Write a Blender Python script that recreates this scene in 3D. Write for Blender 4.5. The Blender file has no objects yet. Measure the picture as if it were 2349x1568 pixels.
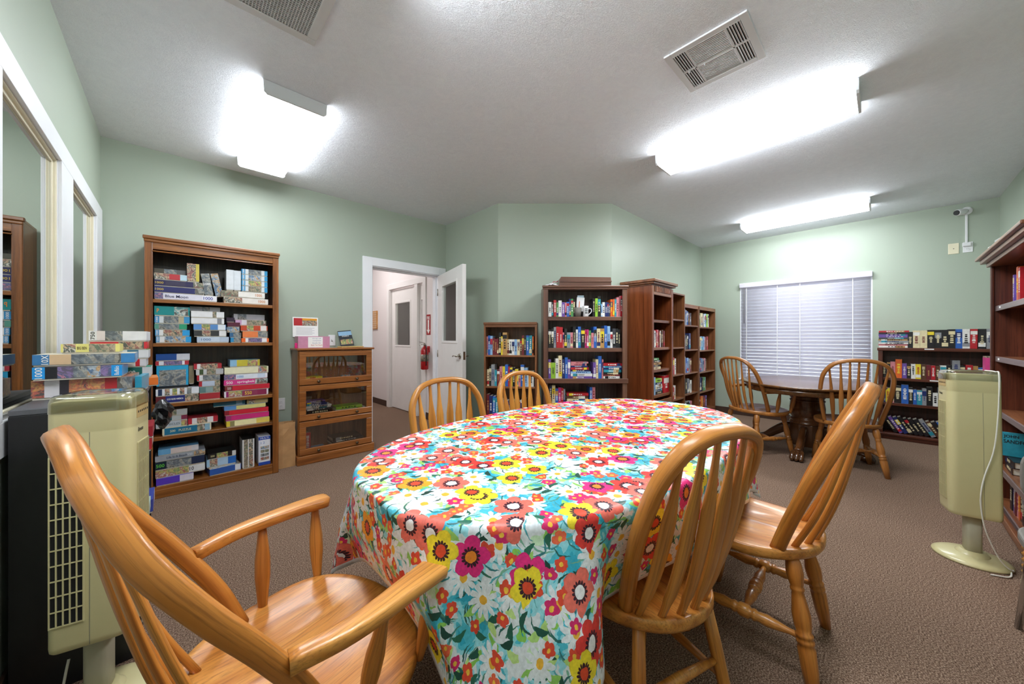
import bpy, bmesh, math, random
from mathutils import Vector, Matrix
random.seed(11)
SC = bpy.context.scene
COL = SC.collection
PI = math.pi
def R(d): return math.radians(d)

# ---------------------------------------------------------------- camera
YAW = R(46.46)                      # view direction measured from +X
cam_d = bpy.data.cameras.new('camera'); cam = bpy.data.objects.new('camera', cam_d); COL.objects.link(cam)
cam.location = (0, 0, 1.19); cam.rotation_euler = (PI/2, 0, YAW - PI/2)
cam_d.sensor_fit = 'HORIZONTAL'; cam_d.sensor_width = 36.0; cam_d.lens = 36.0*811/2349
cam_d.shift_y = -7/2349; cam_d.clip_start = 0.02; cam_d.clip_end = 60
SC.camera = cam
# ---------------------------------------------------------------- light level
LAMP = 14.0            # emission of the fluorescent lenses
SKY = 1.9             # daylight outside the blind
SC.view_settings.view_transform = 'Standard'; SC.view_settings.look = 'None'
SC.view_settings.gamma = 1.0; SC.view_settings.use_curve_mapping = False
SC.view_settings.exposure = 1.38
SC.cycles.diffuse_bounces = 8; SC.cycles.max_bounces = 14; SC.cycles.transparent_max_bounces = 16
W = bpy.data.worlds.new('daylight'); SC.world = W; W.use_nodes = True
W.node_tree.nodes['Background'].inputs[0].default_value = (0.80, 0.88, 1.0, 1)
W.node_tree.nodes['Background'].inputs[1].default_value = SKY

# ---------------------------------------------------------------- materials
def lin(h):
    h = h.lstrip('#'); o = []
    for i in (0, 2, 4):
        c = int(h[i:i+2], 16)/255
        o.append(c/12.92 if c <= .04045 else ((c+.055)/1.055)**2.4)
    return (o[0], o[1], o[2], 1)
MATS = {}
class NT:
    def __init__(s, name):
        s.m = bpy.data.materials.new(name); s.m.use_nodes = True
        s.t = s.m.node_tree; s.n = s.t.nodes; s.b = s.n['Principled BSDF']; s.out = s.n['Material Output']
    def new(s, typ, **kw):
        n = s.n.new(typ)
        for k, v in kw.items(): setattr(n, k, v)
        return n
    def link(s, a, b): s.t.links.new(a, b)
    def setin(s, sock, v):
        if isinstance(v, (int, float)): sock.default_value = v
        elif isinstance(v, tuple): sock.default_value = v
        else: s.link(v, sock)
    def math(s, op, a, b=0.0, c=None):
        n = s.new('ShaderNodeMath', operation=op)
        s.setin(n.inputs[0], a); s.setin(n.inputs[1], b)
        if c is not None: s.setin(n.inputs[2], c)
        return n.outputs[0]
    def mix(s, f, a, b):
        n = s.new('ShaderNodeMix', data_type='RGBA')
        s.setin(n.inputs[0], f); s.setin(n.inputs[6], a); s.setin(n.inputs[7], b)
        return n.outputs[2]
    def noise(s, vec, scale, detail=3, rough=.5, dist=0):
        n = s.new('ShaderNodeTexNoise')
        n.inputs['Scale'].default_value = scale; n.inputs['Detail'].default_value = detail
        n.inputs['Roughness'].default_value = rough; n.inputs['Distortion'].default_value = dist
        if vec is not None: s.link(vec, n.inputs['Vector'])
        return n
    def ramp(s, f, stops, interp='LINEAR'):
        n = s.new('ShaderNodeValToRGB'); cr = n.color_ramp; cr.interpolation = interp
        while len(cr.elements) < len(stops): cr.elements.new(1.0)
        for e, (p, c) in zip(cr.elements, stops): e.position = p; e.color = c
        s.setin(n.inputs[0], f); return n.outputs[0]
    def mapping(s, vec, scale=(1, 1, 1), loc=(0, 0, 0), rot=(0, 0, 0)):
        n = s.new('ShaderNodeMapping'); s.link(vec, n.inputs[0])
        n.inputs['Scale'].default_value = scale; n.inputs['Location'].default_value = loc; n.inputs['Rotation'].default_value = rot
        return n.outputs[0]
    def bump(s, h, strength, dist=.002):
        n = s.new('ShaderNodeBump'); n.inputs['Strength'].default_value = strength; n.inputs['Distance'].default_value = dist
        s.link(h, n.inputs['Height']); s.link(n.outputs[0], s.b.inputs['Normal'])
    def coord(s, k='Object'): return s.new('ShaderNodeTexCoord').outputs[k]
    def fin(s, rough=.5, spec=.5, metal=0, coat=0):
        s.b.inputs['Roughness'].default_value = rough; s.b.inputs['Specular IOR Level'].default_value = spec
        s.b.inputs['Metallic'].default_value = metal; s.b.inputs['Coat Weight'].default_value = coat
        s.b.inputs['Coat Roughness'].default_value = .12
        MATS[s.m.name] = s.m; return s.m
def plain(name, hexc, rough=.5, var=.08, scale=25, spec=.5, metal=0, coat=0, bump=0):
    if name in MATS: return MATS[name]
    t = NT(name); c = lin(hexc); n = t.noise(t.coord(), scale, 3)
    d = tuple(x*(1-var) for x in c[:3])+(1,); l = tuple(min(1, x*(1+var)) for x in c[:3])+(1,)
    t.link(t.ramp(n.outputs[0], [(.3, d), (.7, l)]), t.b.inputs['Base Color'])
    if bump: t.bump(n.outputs[0], bump)
    return t.fin(rough, spec, metal, coat)
def wood(name, light, mid, dark, axis='z', rough=.35, scale=1.0, coat=.25, pores=.5):
    """grain runs along the given axis of the object"""
    t = NT(name)
    if axis == 'g': at = t.new('ShaderNodeAttribute'); at.attribute_name = 'grain'; v = at.outputs['Vector']; axis = 'z'
    else: v = t.coord()
    s = [42*scale]*3; s['xyz'.index(axis)] = 1.6*scale
    v1 = t.mapping(v, tuple(s))
    big = t.noise(v1, .30, 3, .55, 1.6)
    col = t.ramp(big.outputs[0], [(.28, lin(dark)), (.45, lin(mid)), (.68, lin(light))])
    s2 = [190*scale]*3; s2['xyz'.index(axis)] = 5*scale
    fine = t.noise(t.mapping(v, tuple(s2)), 1.0, 4, .65)
    pf = t.ramp(fine.outputs[0], [(.36, (1, 1, 1, 1)), (.52, (0, 0, 0, 1))])
    dk = tuple(x*.55 for x in lin(dark)[:3])+(1,)
    col = t.mix(t.math('MULTIPLY', pf, pores), col, dk)
    t.link(col, t.b.inputs['Base Color'])
    t.bump(fine.outputs[0], .12, .0008)
    return t.fin(rough, .5, 0, coat)
def glass(name, tint, refl=.08, extra=.9, rough=.0):
    t = NT(name); t.n.remove(t.b)
    fr = t.new('ShaderNodeFresnel'); fr.inputs[0].default_value = 1.5
    f = t.math('ADD', t.math('MULTIPLY', fr.outputs[0], extra), refl)
    f = t.math('MINIMUM', f, .95)
    g = t.new('ShaderNodeBsdfGlossy'); g.inputs['Roughness'].default_value = rough
    tr = t.new('ShaderNodeBsdfTransparent'); tr.inputs[0].default_value = tint
    nz = t.noise(t.coord(), 1.2, 2)
    g.inputs[0].default_value = (.95, .97, .95, 1)
    mx = t.new('ShaderNodeMixShader'); t.link(t.math('ADD', f, t.math('MULTIPLY', nz.outputs[0], .02)), mx.inputs[0])
    t.link(tr.outputs[0], mx.inputs[1]); t.link(g.outputs[0], mx.inputs[2]); t.link(mx.outputs[0], t.out.inputs[0])
    MATS[name] = t.m; return t.m
def emit(name, col, strength):
    t = NT(name); t.n.remove(t.b); e = t.new('ShaderNodeEmission')
    e.inputs[0].default_value = col; e.inputs[1].default_value = strength
    t.link(e.outputs[0], t.out.inputs[0]); MATS[name] = t.m; return t.m
def printed(name, cols, scale=18, dist=1.2, rough=.3, interp='CONSTANT'):
    """a printed picture: patches of the given colours"""
    if name in MATS: return MATS[name]
    t = NT(name); v = t.coord(); n = t.noise(v, scale, 4, .62, dist)
    k = len(cols); st = [(.30+.40*i/k, lin(c)) for i, c in enumerate(cols)]
    col = t.ramp(n.outputs[0], st, interp)
    n2 = t.noise(v, scale*4.3, 3, .6, .5)
    sh = t.ramp(n2.outputs[0], [(.35, (.35, .35, .35, 1)), (.62, (1.0, 1.0, 1.0, 1))])
    m = t.new('ShaderNodeMix', data_type='RGBA', blend_type='MULTIPLY'); m.inputs[0].default_value = .75
    t.link(col, m.inputs[6]); t.link(sh, m.inputs[7]); t.link(t.mix(.28, m.outputs[2], (.30, .29, .28, 1)), t.b.inputs['Base Color'])
    return t.fin(rough, .5, 0, .15)

def wall_paint(name, hexc):
    t = NT(name); v = t.coord('Object'); n = t.noise(v, 140, 3, .6)
    b = t.noise(v, .7, 2); c = lin(hexc)
    t.link(t.ramp(b.outputs[0], [(.3, tuple(x*.985 for x in c[:3])+(1,)), (.7, c)]), t.b.inputs['Base Color'])
    t.bump(n.outputs[0], .06, .001); return t.fin(.42, .35)
wall_paint('green_paint', '#a7b3a4')
wall_paint('hall_paint', '#e8e2e1')
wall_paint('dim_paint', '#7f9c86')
def ceil_mat():
    t = NT('ceiling_texture'); v = t.coord()
    n = t.noise(v, 17, 4, .6, 1.2); n2 = t.noise(t.mapping(v, (45, 90, 60), rot=(0, 0, .7)), 1, 3, .6, 2.5)
    a = t.ramp(n2.outputs[0], [(.46, (0, 0, 0, 1)), (.60, (1, 1, 1, 1))])
    h = t.math('ADD', t.math('MULTIPLY', a, .6), n.outputs[0])
    t.link(t.ramp(n.outputs[0], [(.3, lin('#ebeff7')), (.7, lin('#f1f5fc'))]), t.b.inputs['Base Color'])
    t.bump(h, .5, .006); t.fin(.75, .2)
ceil_mat()
def carpet_mat():
    t = NT('carpet'); v = t.coord()
    n = t.noise(v, 190, 3, .7); n2 = t.noise(v, 120, 2, .6); big = t.noise(v, 1.1, 3)
    c = t.ramp(n.outputs[0], [(.33, lin('#463429')), (.5, lin('#8a6f5d')), (.66, lin('#cdb29c'))])
    s = t.ramp(big.outputs[0], [(.3, (.86, .86, .86, 1)), (.7, (1, 1, 1, 1))])
    m = t.new('ShaderNodeMix', data_type='RGBA', blend_type='MULTIPLY'); m.inputs[0].default_value = 1
    t.link(c, m.inputs[6]); t.link(s, m.inputs[7]); t.link(m.outputs[2], t.b.inputs['Base Color'])
    t.bump(t.math('ADD', n.outputs[0], n2.outputs[0]), .9, .008); t.fin(.95, .1)
carpet_mat()
plain('white_trim', '#e9ebf0', .35, .02, 6)
plain('door_white', '#e8e6e4', .4, .02, 4)
plain('cream_vinyl', '#ddd6bd', .4, .03, 6)
plain('aluminium', '#b4b2aa', .35, .05, 30, metal=.6)
plain('baseboard_brown', '#453026', .5, .1, 12)
plain('metal_white', '#d7dade', .4, .02, 9)
plain('register_white', '#d0d0d2', .45, .02, 9)
plain('dark_void', '#0c0c0d', .9, .1, 9)
plain('grey_duct', '#5d6064', .7, .2, 30)
plain('nickel', '#b5b0a6', .25, .04, 30, metal=1)
plain('bronze', '#6a5a48', .3, .1, 40, metal=.9)
plain('chrome', '#c9c9c9', .12, .02, 10, metal=1)
plain('paper', '#e6e0cf', .8, .06, 90)
plain('blackish', '#151517', .45, .15, 20)
plain('black_laminate', '#17171a', .4, .12, 8)
plain('grey_laminate', '#55565a', .4, .08, 8)
plain('fan_beige', '#c6bd8e', .32, .03, 6, coat=.2)
plain('fan_pole', '#b9b7a0', .35, .03, 6)
plain('fan_panel', '#b99f6a', .4, .08, 20)
plain('cord_white', '#dcdad0', .4, .03, 8)
plain('ext_red', '#b5121b', .25, .05, 8, coat=.4)
plain('sign_red', '#a4141c', .4, .04, 8)
plain('plate_white', '#e6e7ea', .35, .02, 8)
plain('plate_ivory', '#e6dfc4', .35, .02, 8)
plain('kraft', '#b58a5c', .8, .12, 12, bump=.3)
plain('bag_black', '#1a1a1b', .3, .2, 20, coat=.3)
plain('grey_plastic', '#77736d', .6, .05, 9)
plain('ink_black', '#141416', .6, .05, 9)
plain('ink_white', '#f2f2f0', .6, .02, 9)
wood('oak_x', '#dc9a4a', '#c37a31', '#9f5e22', 'x', pores=.5); wood('oak_y', '#dba15c', '#c68443', '#a86830', 'y'); wood('oak_z', '#d59040', '#b9702a', '#92531b', 'g', pores=.5)
wood('honey_x', '#dba153', '#c78839', '#a46a26', 'x', pores=.45); wood('honey_z', '#d89b48', '#c18031', '#9c6222', 'g', pores=.45)
wood('amber_x', '#bd8044', '#a66b30', '#845020', 'x', pores=.4); wood('amber_z', '#b97c40', '#a0652d', '#7d4b1e', 'g', pores=.4)
wood('case_x', '#a96a30', '#87501e', '#5f3410', 'x'); wood('case_z', '#a6662e', '#834c1c', '#5b310f', 'z')
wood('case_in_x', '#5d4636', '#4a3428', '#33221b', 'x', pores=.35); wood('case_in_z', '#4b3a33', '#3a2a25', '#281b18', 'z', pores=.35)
wood('glassc_x', '#b1713a', '#955826', '#744018', 'x'); wood('glassc_z', '#ac6c36', '#905524', '#6e3c17', 'z')
wood('glassc_back', '#9a6e54', '#845c48', '#674437', 'z', coat=.05)
wood('wal_x', '#7b5744', '#694537', '#52352a', 'x'); wood('wal_z', '#7a5643', '#674436', '#503329', 'z'); wood('wal_back', '#7b6a68', '#6a5858', '#544345', 'z', coat=.05)
wood('red_x', '#96603c', '#7d4a2a', '#5d331a', 'x'); wood('red_z', '#8a4a26', '#703615', '#4f220a', 'z', scale=.7); wood('red_back', '#8c5b38', '#74482b', '#54301b', 'z', coat=.05)
wood('small_x', '#94603a', '#7c4c2b', '#5d361c', 'x'); wood('small_z', '#8f5d38', '#774829', '#58331a', 'z'); wood('small_back', '#8f6040', '#785033', '#593823', 'z', coat=.05)
wood('mah_x', '#6b3522', '#552616', '#3c190e', 'x'); wood('mah_z', '#693421', '#532515', '#3a180d', 'z'); wood('mah_back', '#4e2416', '#3d1a10', '#2a110a', 'z', coat=.05)
wood('walnut_x', '#7d5028', '#64401f', '#472b14', 'x', rough=.2, coat=.5); wood('walnut_z', '#6e4526', '#57341b', '#3b2211', 'g', rough=.22, coat=.5)
wood('edge_sheen', '#8d7a76', '#7c6a68', '#695856', 'x', coat=.1)  # reflections on the shelf edges put into a paler wood colour
glass('pane_clear', (.93, .95, .94, 1), .03, 1.0)
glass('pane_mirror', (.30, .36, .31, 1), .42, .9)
glass('pane_cabinet', (.96, .95, .94, 1), .02, .9)
glass('clear_plastic', (.93, .94, .94, 1), .05, 1.0, .08)
emit('lens_light', (.925, .965, 1.0, 1), LAMP*1.08)
emit('lens_side', (.925, .965, 1.0, 1), LAMP*1.25)
for nm_, k_, s_ in (('soft', .52, .55), ('near', .50, 2.4), ('far', .85, 1.1)): emit('lens_'+nm_, (.925, .965, 1.0, 1), LAMP*k_); emit('lens_%s_side' % nm_, (.925, .965, 1.0, 1), LAMP*s_)
emit('hall_light', (1.0, .95, .93, 1), 6.3)
def blind_mat():
    t = NT('blind_vinyl'); v = t.coord(); n = t.noise(v, 8, 2)
    t.link(t.ramp(n.outputs[0], [(.3, lin('#e8e6ee')), (.7, lin('#efedf4'))]), t.b.inputs['Base Color'])
    t.b.inputs['Roughness'].default_value = .45
    tl = t.new('ShaderNodeBsdfTranslucent'); tl.inputs[0].default_value = (.86, .84, .90, 1)
    mx = t.new('ShaderNodeMixShader'); mx.inputs[0].default_value = .35
    t.link(t.b.outputs[0], mx.inputs[1]); t.link(tl.outputs[0], mx.inputs[2]); t.link(mx.outputs[0], t.out.inputs[0])
    MATS['blind_vinyl'] = t.m
blind_mat()

# ---------------------------------------------------------------- mesh builder
class MB:
    def __init__(s): s.v = []; s.f = []; s.mi = []; s.sm = []; s.uv = None; s.gr = {}; s.off = random.random()*7
    def add(s, vs, fs, mi=0, sm=False):
        o = len(s.v); s.v += [tuple(p) for p in vs]
        for f in fs: s.f.append(tuple(i+o for i in f)); s.mi.append(mi); s.sm.append(sm)
        return s
    def box(s, x0, x1, y0, y1, z0, z1, mi=0, M=None):
        vs = [Vector((x, y, z)) for z in (z0, z1) for y in (y0, y1) for x in (x0, x1)]
        if M is not None: vs = [M @ p for p in vs]
        return s.add(vs, [(0, 2, 3, 1), (4, 5, 7, 6), (0, 1, 5, 4), (2, 6, 7, 3), (0, 4, 6, 2), (1, 3, 7, 5)], mi)
    def prism(s, poly, z0, z1, mi=0, M=None, sm=False):
        n = len(poly); vs = [Vector((p[0], p[1], z0)) for p in poly]+[Vector((p[0], p[1], z1)) for p in poly]
        if M is not None: vs = [M @ p for p in vs]
        fs = [tuple(range(n-1, -1, -1)), tuple(range(n, 2*n))]
        s.add(vs, fs, mi)
        o = len(s.v)-2*n
        for i in range(n):
            j = (i+1) % n; s.f.append((o+i, o+j, o+n+j, o+n+i)); s.mi.append(mi); s.sm.append(sm)
        return s
    def sweep(s, pts, ws, ts, up, segs=10, p=2.0, mi=0, cap=True):
        """tube along pts; cross-section half sizes ws (along up-cross-tangent) and ts (along up)"""
        pts = [Vector(q) for q in pts]; n = len(pts); rings = []
        for i in range(n):
            tg = (pts[min(i+1, n-1)]-pts[max(i-1, 0)]).normalized()
            u = Vector(up(i) if callable(up) else up); a = tg.cross(u)
            if a.length < 1e-5: a = tg.orthogonal()
            a.normalize(); b = a.cross(tg).normalized()
            w = ws[i] if isinstance(ws, (list, tuple)) else ws; t = ts[i] if isinstance(ts, (list, tuple)) else ts
            ring = []
            for k in range(segs):
                an = 2*PI*k/segs; c, d = math.cos(an), math.sin(an)
                cc = math.copysign(abs(c)**(2/p), c); dd = math.copysign(abs(d)**(2/p), d)
                ring.append(pts[i]+a*w*cc+b*t*dd)
            rings.append(ring)
        vs = [q for r in rings for q in r]; fs = []
        for i in range(n-1):
            for k in range(segs):
                k2 = (k+1) % segs
                fs.append((i*segs+k, i*segs+k2, (i+1)*segs+k2, (i+1)*segs+k))
        L = [0]
        for i in range(1, n): L.append(L[-1]+(pts[i]-pts[i-1]).length)
        o0 = len(s.v)
        for i in range(n):
            for k in range(segs): an = 2*PI*k/segs; s.gr[o0+i*segs+k] = (math.cos(an)*.02+s.off, math.sin(an)*.02, L[i])
        s.add(vs, fs, mi, True)
        if cap:
            o = len(s.v)-len(vs)
            s.f.append(tuple(o+k for k in range(segs-1, -1, -1))); s.mi.append(mi); s.sm.append(False)
            s.f.append(tuple(o+(n-1)*segs+k for k in range(segs))); s.mi.append(mi); s.sm.append(False)
        return s
    def lathe(s, p0, p1, prof, segs=14, mi=0):
        """turned piece between p0 and p1; prof = [(fraction, radius)]"""
        p0, p1 = Vector(p0), Vector(p1); d = p1-p0
        up = Vector((0, 1, 0)) if abs(d.normalized().y) < .9 else Vector((1, 0, 0))
        a = d.cross(up).normalized(); b = a.cross(d).normalized(); vs = []; fs = []; n = len(prof)
        for t, r in prof:
            for k in range(segs):
                an = 2*PI*k/segs; vs.append(p0+d*t+(a*math.cos(an)+b*math.sin(an))*r)
        for i in range(n-1):
            for k in range(segs):
                k2 = (k+1) % segs; fs.append((i*segs+k, i*segs+k2, (i+1)*segs+k2, (i+1)*segs+k))
        o0 = len(s.v)
        for i in range(n):
            for k in range(segs): an = 2*PI*k/segs; s.gr[o0+i*segs+k] = (math.cos(an)*.02+s.off, math.sin(an)*.02, prof[i][0]*d.length)
        s.add(vs, fs, mi, True); o = len(s.v)-len(vs)
        s.f.append(tuple(o+k for k in range(segs-1, -1, -1))); s.mi.append(mi); s.sm.append(False)
        s.f.append(tuple(o+(n-1)*segs+k for k in range(segs))); s.mi.append(mi); s.sm.append(False)
        return s
    def mesh(s, name, mats):
        me = bpy.data.meshes.new(name); me.from_pydata(s.v, [], s.f); me.update()
        for m in (mats if isinstance(mats, (list, tuple)) else [mats]): me.materials.append(MATS[m])
        me.polygons.foreach_set('material_index', s.mi); me.polygons.foreach_set('use_smooth', s.sm)
        if s.gr:
            at = me.attributes.new('grain', 'FLOAT_VECTOR', 'POINT')
            at.data.foreach_set('vector', [c for i in range(len(s.v)) for c in s.gr.get(i, s.v[i])])
        if s.uv is not None:
            uv = me.uv_layers.new(name='UVMap')
            for l in me.loops: uv.data[l.index].uv = s.uv[l.vertex_index]
        return me
def smooth_path(pts, n):
    """Catmull-Rom through the points"""
    P = [Vector(p) for p in pts]; P = [P[0]*2-P[1]]+P+[P[-1]*2-P[-2]]; out = []
    k = len(P)-3
    for i in range(n+1):
        x = k*i/n; j = min(int(x), k-1); t = x-j; a, b, c, d = P[j:j+4]
        out.append(.5*((2*b)+(c-a)*t+(2*a-5*b+4*c-d)*t*t+(3*b-a-3*c+d)*t**3))
    return out
def lerp_prof(prof, n):
    out = []
    for i in range(n+1):
        t = i/n
        for (a, x), (b, y) in zip(prof, prof[1:]):
            if a <= t <= b+1e-9: out.append(x+(y-x)*((t-a)/(b-a) if b > a else 0)); break
    return out
def obj(name, mb, mats, parent=None, loc=None, rot=None, bevel=0, solid=0):
    me = mb if isinstance(mb, bpy.types.Mesh) else mb.mesh(name, mats)
    o = bpy.data.objects.new(name, me); COL.objects.link(o)
    if parent is not None: o.parent = parent
    if loc is not None: o.location = loc
    if rot is not None: o.rotation_euler = rot
    if bevel:
        b = o.modifiers.new('bevel', 'BEVEL'); b.width = bevel; b.segments = 2; b.limit_method = 'ANGLE'; b.angle_limit = R(40)
    if solid:
        q = o.modifiers.new('solid', 'SOLIDIFY'); q.thickness = solid; q.offset = 0
    return o
def tag(o, label, cat, group=None):
    o['label'] = label; o['category'] = cat
    if group: o['group'] = group
    return o
def thing(name, label, cat, loc=(0, 0, 0), rz=0, group=None):
    o = bpy.data.objects.new(name, None); COL.objects.link(o); o.empty_display_size = .1
    o.location = loc; o.rotation_euler = (0, 0, rz)
    return tag(o, label, cat, group)
def struct(name, mb, mats, parent=None, bevel=0, label=None):
    o = obj(name, mb, mats, parent, bevel=bevel)
    if parent is None: o['kind'] = 'structure'
    if label: o['label'] = label
    return o
TXT = {}
def lettering(parent, s, mat, loc, w=None, h=None, rot=(PI/2, 0, 0), name='lettering', bold=0.0):
    """flat letters as a mesh, centred on loc, fitted to width w / height h"""
    cu = bpy.data.curves.new('t', 'FONT'); cu.body = s; cu.align_x = 'CENTER'; cu.align_y = 'CENTER'; cu.resolution_u = 2; cu.offset = bold
    tmp = bpy.data.objects.new('t', cu); COL.objects.link(tmp)
    dg = bpy.context.evaluated_depsgraph_get()
    me = bpy.data.meshes.new_from_object(tmp.evaluated_get(dg)); bpy.data.objects.remove(tmp); bpy.data.curves.remove(cu)
    xs = [v.co.x for v in me.vertices]; ys = [v.co.y for v in me.vertices]
    cx, cy = (min(xs)+max(xs))/2, (min(ys)+max(ys))/2; dx, dy = max(xs)-min(xs), max(ys)-min(ys)
    sx = w/dx if w else None; sy = h/dy if h else None
    sx = sx or sy; sy = sy or sx
    for v in me.vertices: v.co = ((v.co.x-cx)*sx, (v.co.y-cy)*sy, 0)
    me.materials.clear(); me.materials.append(MATS[mat]); me.name = name
    o = bpy.data.objects.new(name, me); COL.objects.link(o); o.parent = parent; o.location = loc; o.rotation_euler = rot
    return o

# ---------------------------------------------------------------- room shell
H = 2.715; YA = 4.06; XB = -.412; XP = 2.63; YP = 2.115; XD = 6.415; YE = -.855
DG0 = Vector((2.63, 2.995, 0)); DG1 = Vector((3.56, 2.115, 0))
struct('floor', MB().box(-3.2, 7.0, -1.1, 8.6, -.1, 0), 'carpet')
struct('ceiling', MB().box(-3.2, 7.0, -1.1, 8.6, H, H+.1), 'ceiling_texture')
# left wall with two interior windows (and the edge of a third)
WB = [(1.93, 2.75), (3.0, 3.80), (.86, 1.68)]; ZB0, ZB1 = .915, 2.06
m = MB(); X0, X1 = XB-.14, XB
m.box(X0, X1, YE-.12, YA+.12, 0, ZB0); m.box(X0, X1, YE-.12, YA+.12, ZB1, H)
ys = [YE-.12, .86, 1.68, 1.93, 2.75, 3.0, 3.80, YA+.12]
for i in range(0, 8, 2): m.box(X0, X1, ys[i], ys[i+1], ZB0, ZB1)
struct('wall_left', m, 'green_paint')
# back wall with the doorway
DX0, DX1, DZ = 1.625, 2.53, 2.04
m = MB(); m.box(XB, DX0, YA, YA+.12, 0, H); m.box(DX1, XP+.12, YA, YA+.12, 0, H); m.box(DX0, DX1, YA, YA+.12, DZ, H)
struct('wall_back', m, 'green_paint')
struct('wall_return', MB().box(XP, XP+.10, DG0.y, YA, 0, H), 'green_paint')
m = MB(); m.prism([(DG0.x, DG0.y), (DG1.x, DG1.y), (DG1.x+.08, DG1.y+.08), (DG0.x+.1, DG0.y+.06)], 0, H); struct('wall_diagonal', m, 'green_paint')
struct('wall_side', MB().box(DG1.x, XD+.12, YP, YP+.12, 0, H), 'green_paint')
WY0, WY1, WZ0, WZ1 = .10, 1.555, .575, 2.055
m = MB(); m.box(XD, XD+.15, YE-.12, WY0, 0, H); m.box(XD, XD+.15, WY1, YP, 0, H); m.box(XD, XD+.15, WY0, WY1, 0, WZ0); m.box(XD, XD+.15, WY0, WY1, WZ1, H)
struct('wall_window', m, 'green_paint')
struct('wall_right', MB().box(XB-.14, XD, YE-.12, YE, 0, H), 'green_paint')
def base(name, x0, x1, y0, y1): struct(name, MB().box(x0, x1, y0, y1, 0, .10), 'baseboard_brown', bevel=.003)
base('baseboard_left', XB, XB+.012, YE, YA-.012); base('baseboard_back', XB+.012, 1.52, YA-.012, YA)
base('baseboard_return', XP-.012, XP, DG0.y, YA-.03); base('baseboard_side', DG1.x+.02, XD-.012, YP-.012, YP)
base('baseboard_window', XD-.012, XD, YE+.012, YP-.012); base('baseboard_right', XB+.012, XD-.012, YE, YE+.012)
m = MB(); d = (DG1-DG0).normalized(); nn = Vector((-d.y, d.x, 0))*-1
m.prism([(DG0.x, DG0.y), (DG0.x+nn.x*.012, DG0.y+nn.y*.012), (DG1.x+nn.x*.012, DG1.y+nn.y*.012), (DG1.x, DG1.y)][::-1], 0, .10); struct('baseboard_diagonal', m, 'baseboard_brown')
# dim room behind the left windows
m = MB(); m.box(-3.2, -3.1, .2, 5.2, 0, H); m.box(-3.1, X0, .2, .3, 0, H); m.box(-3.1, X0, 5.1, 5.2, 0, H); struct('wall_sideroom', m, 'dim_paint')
# left interior windows: trim, jamb, vinyl frame and pane
for k, (y0, y1) in enumerate(WB):
    w = bpy.data.objects.new('window_%d' % (k+1), None); COL.objects.link(w); w['kind'] = 'structure'; w['label'] = ['large interior window beside the stacked puzzles', 'narrow-looking interior window next to the room corner', 'interior window nearest the camera'][k]
    j = MB(); T = .006
    j.box(X0, X1, y0, y0+T, ZB0, ZB1); j.box(X0, X1, y1-T, y1, ZB0, ZB1); j.box(X0, X1, y0+T, y1-T, ZB1-T, ZB1); j.box(X0, X1, y0+T, y1-T, ZB0, ZB0+T)
    obj('jamb', j, 'white_trim', w, bevel=.002)
    a0, a1, b0, b1 = y0+T, y1-T, ZB0+T, ZB1-T
    for nm, xx0, xx1, fw, mt in (('frame', -.446, -.416, .010, 'cream_vinyl'), ('sash', -.442, -.426, .024, 'cream_vinyl')):
        f = MB(); f.box(xx0, xx1, a0, a0+fw, b0, b1); f.box(xx0, xx1, a1-fw, a1, b0, b1); f.box(xx0, xx1, a0+fw, a1-fw, b1-fw, b1); f.box(xx0, xx1, a0+fw, a1-fw, b0, b0+fw)
        obj(nm, f, mt, w, bevel=.003)
    obj('track', MB().box(-.425, -.414, a0+.012, a1-.012, b0, b0+.018), 'aluminium', w, bevel=.002)
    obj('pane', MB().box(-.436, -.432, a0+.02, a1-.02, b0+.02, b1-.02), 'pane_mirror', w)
c = .095; TO = XB+.012
t1 = struct('trim_1', MB().box(XB, TO, .74, 4.035, ZB1-.008, ZB1+c), 'white_trim', bevel=.002)
struct('trim_2', MB().box(XB, TO, .74, 4.035, ZB0-c-.01, ZB0+.008), 'white_trim', bevel=.002)
n = 3
for a0, a1 in ((.74, .864), (1.676, 1.934), (2.746, 3.004), (3.796, 4.035)):
    struct('trim_%d' % n, MB().box(XB, TO, a0, a1, ZB0+.008, ZB1-.008), 'white_trim', bevel=.002); n += 1
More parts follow.
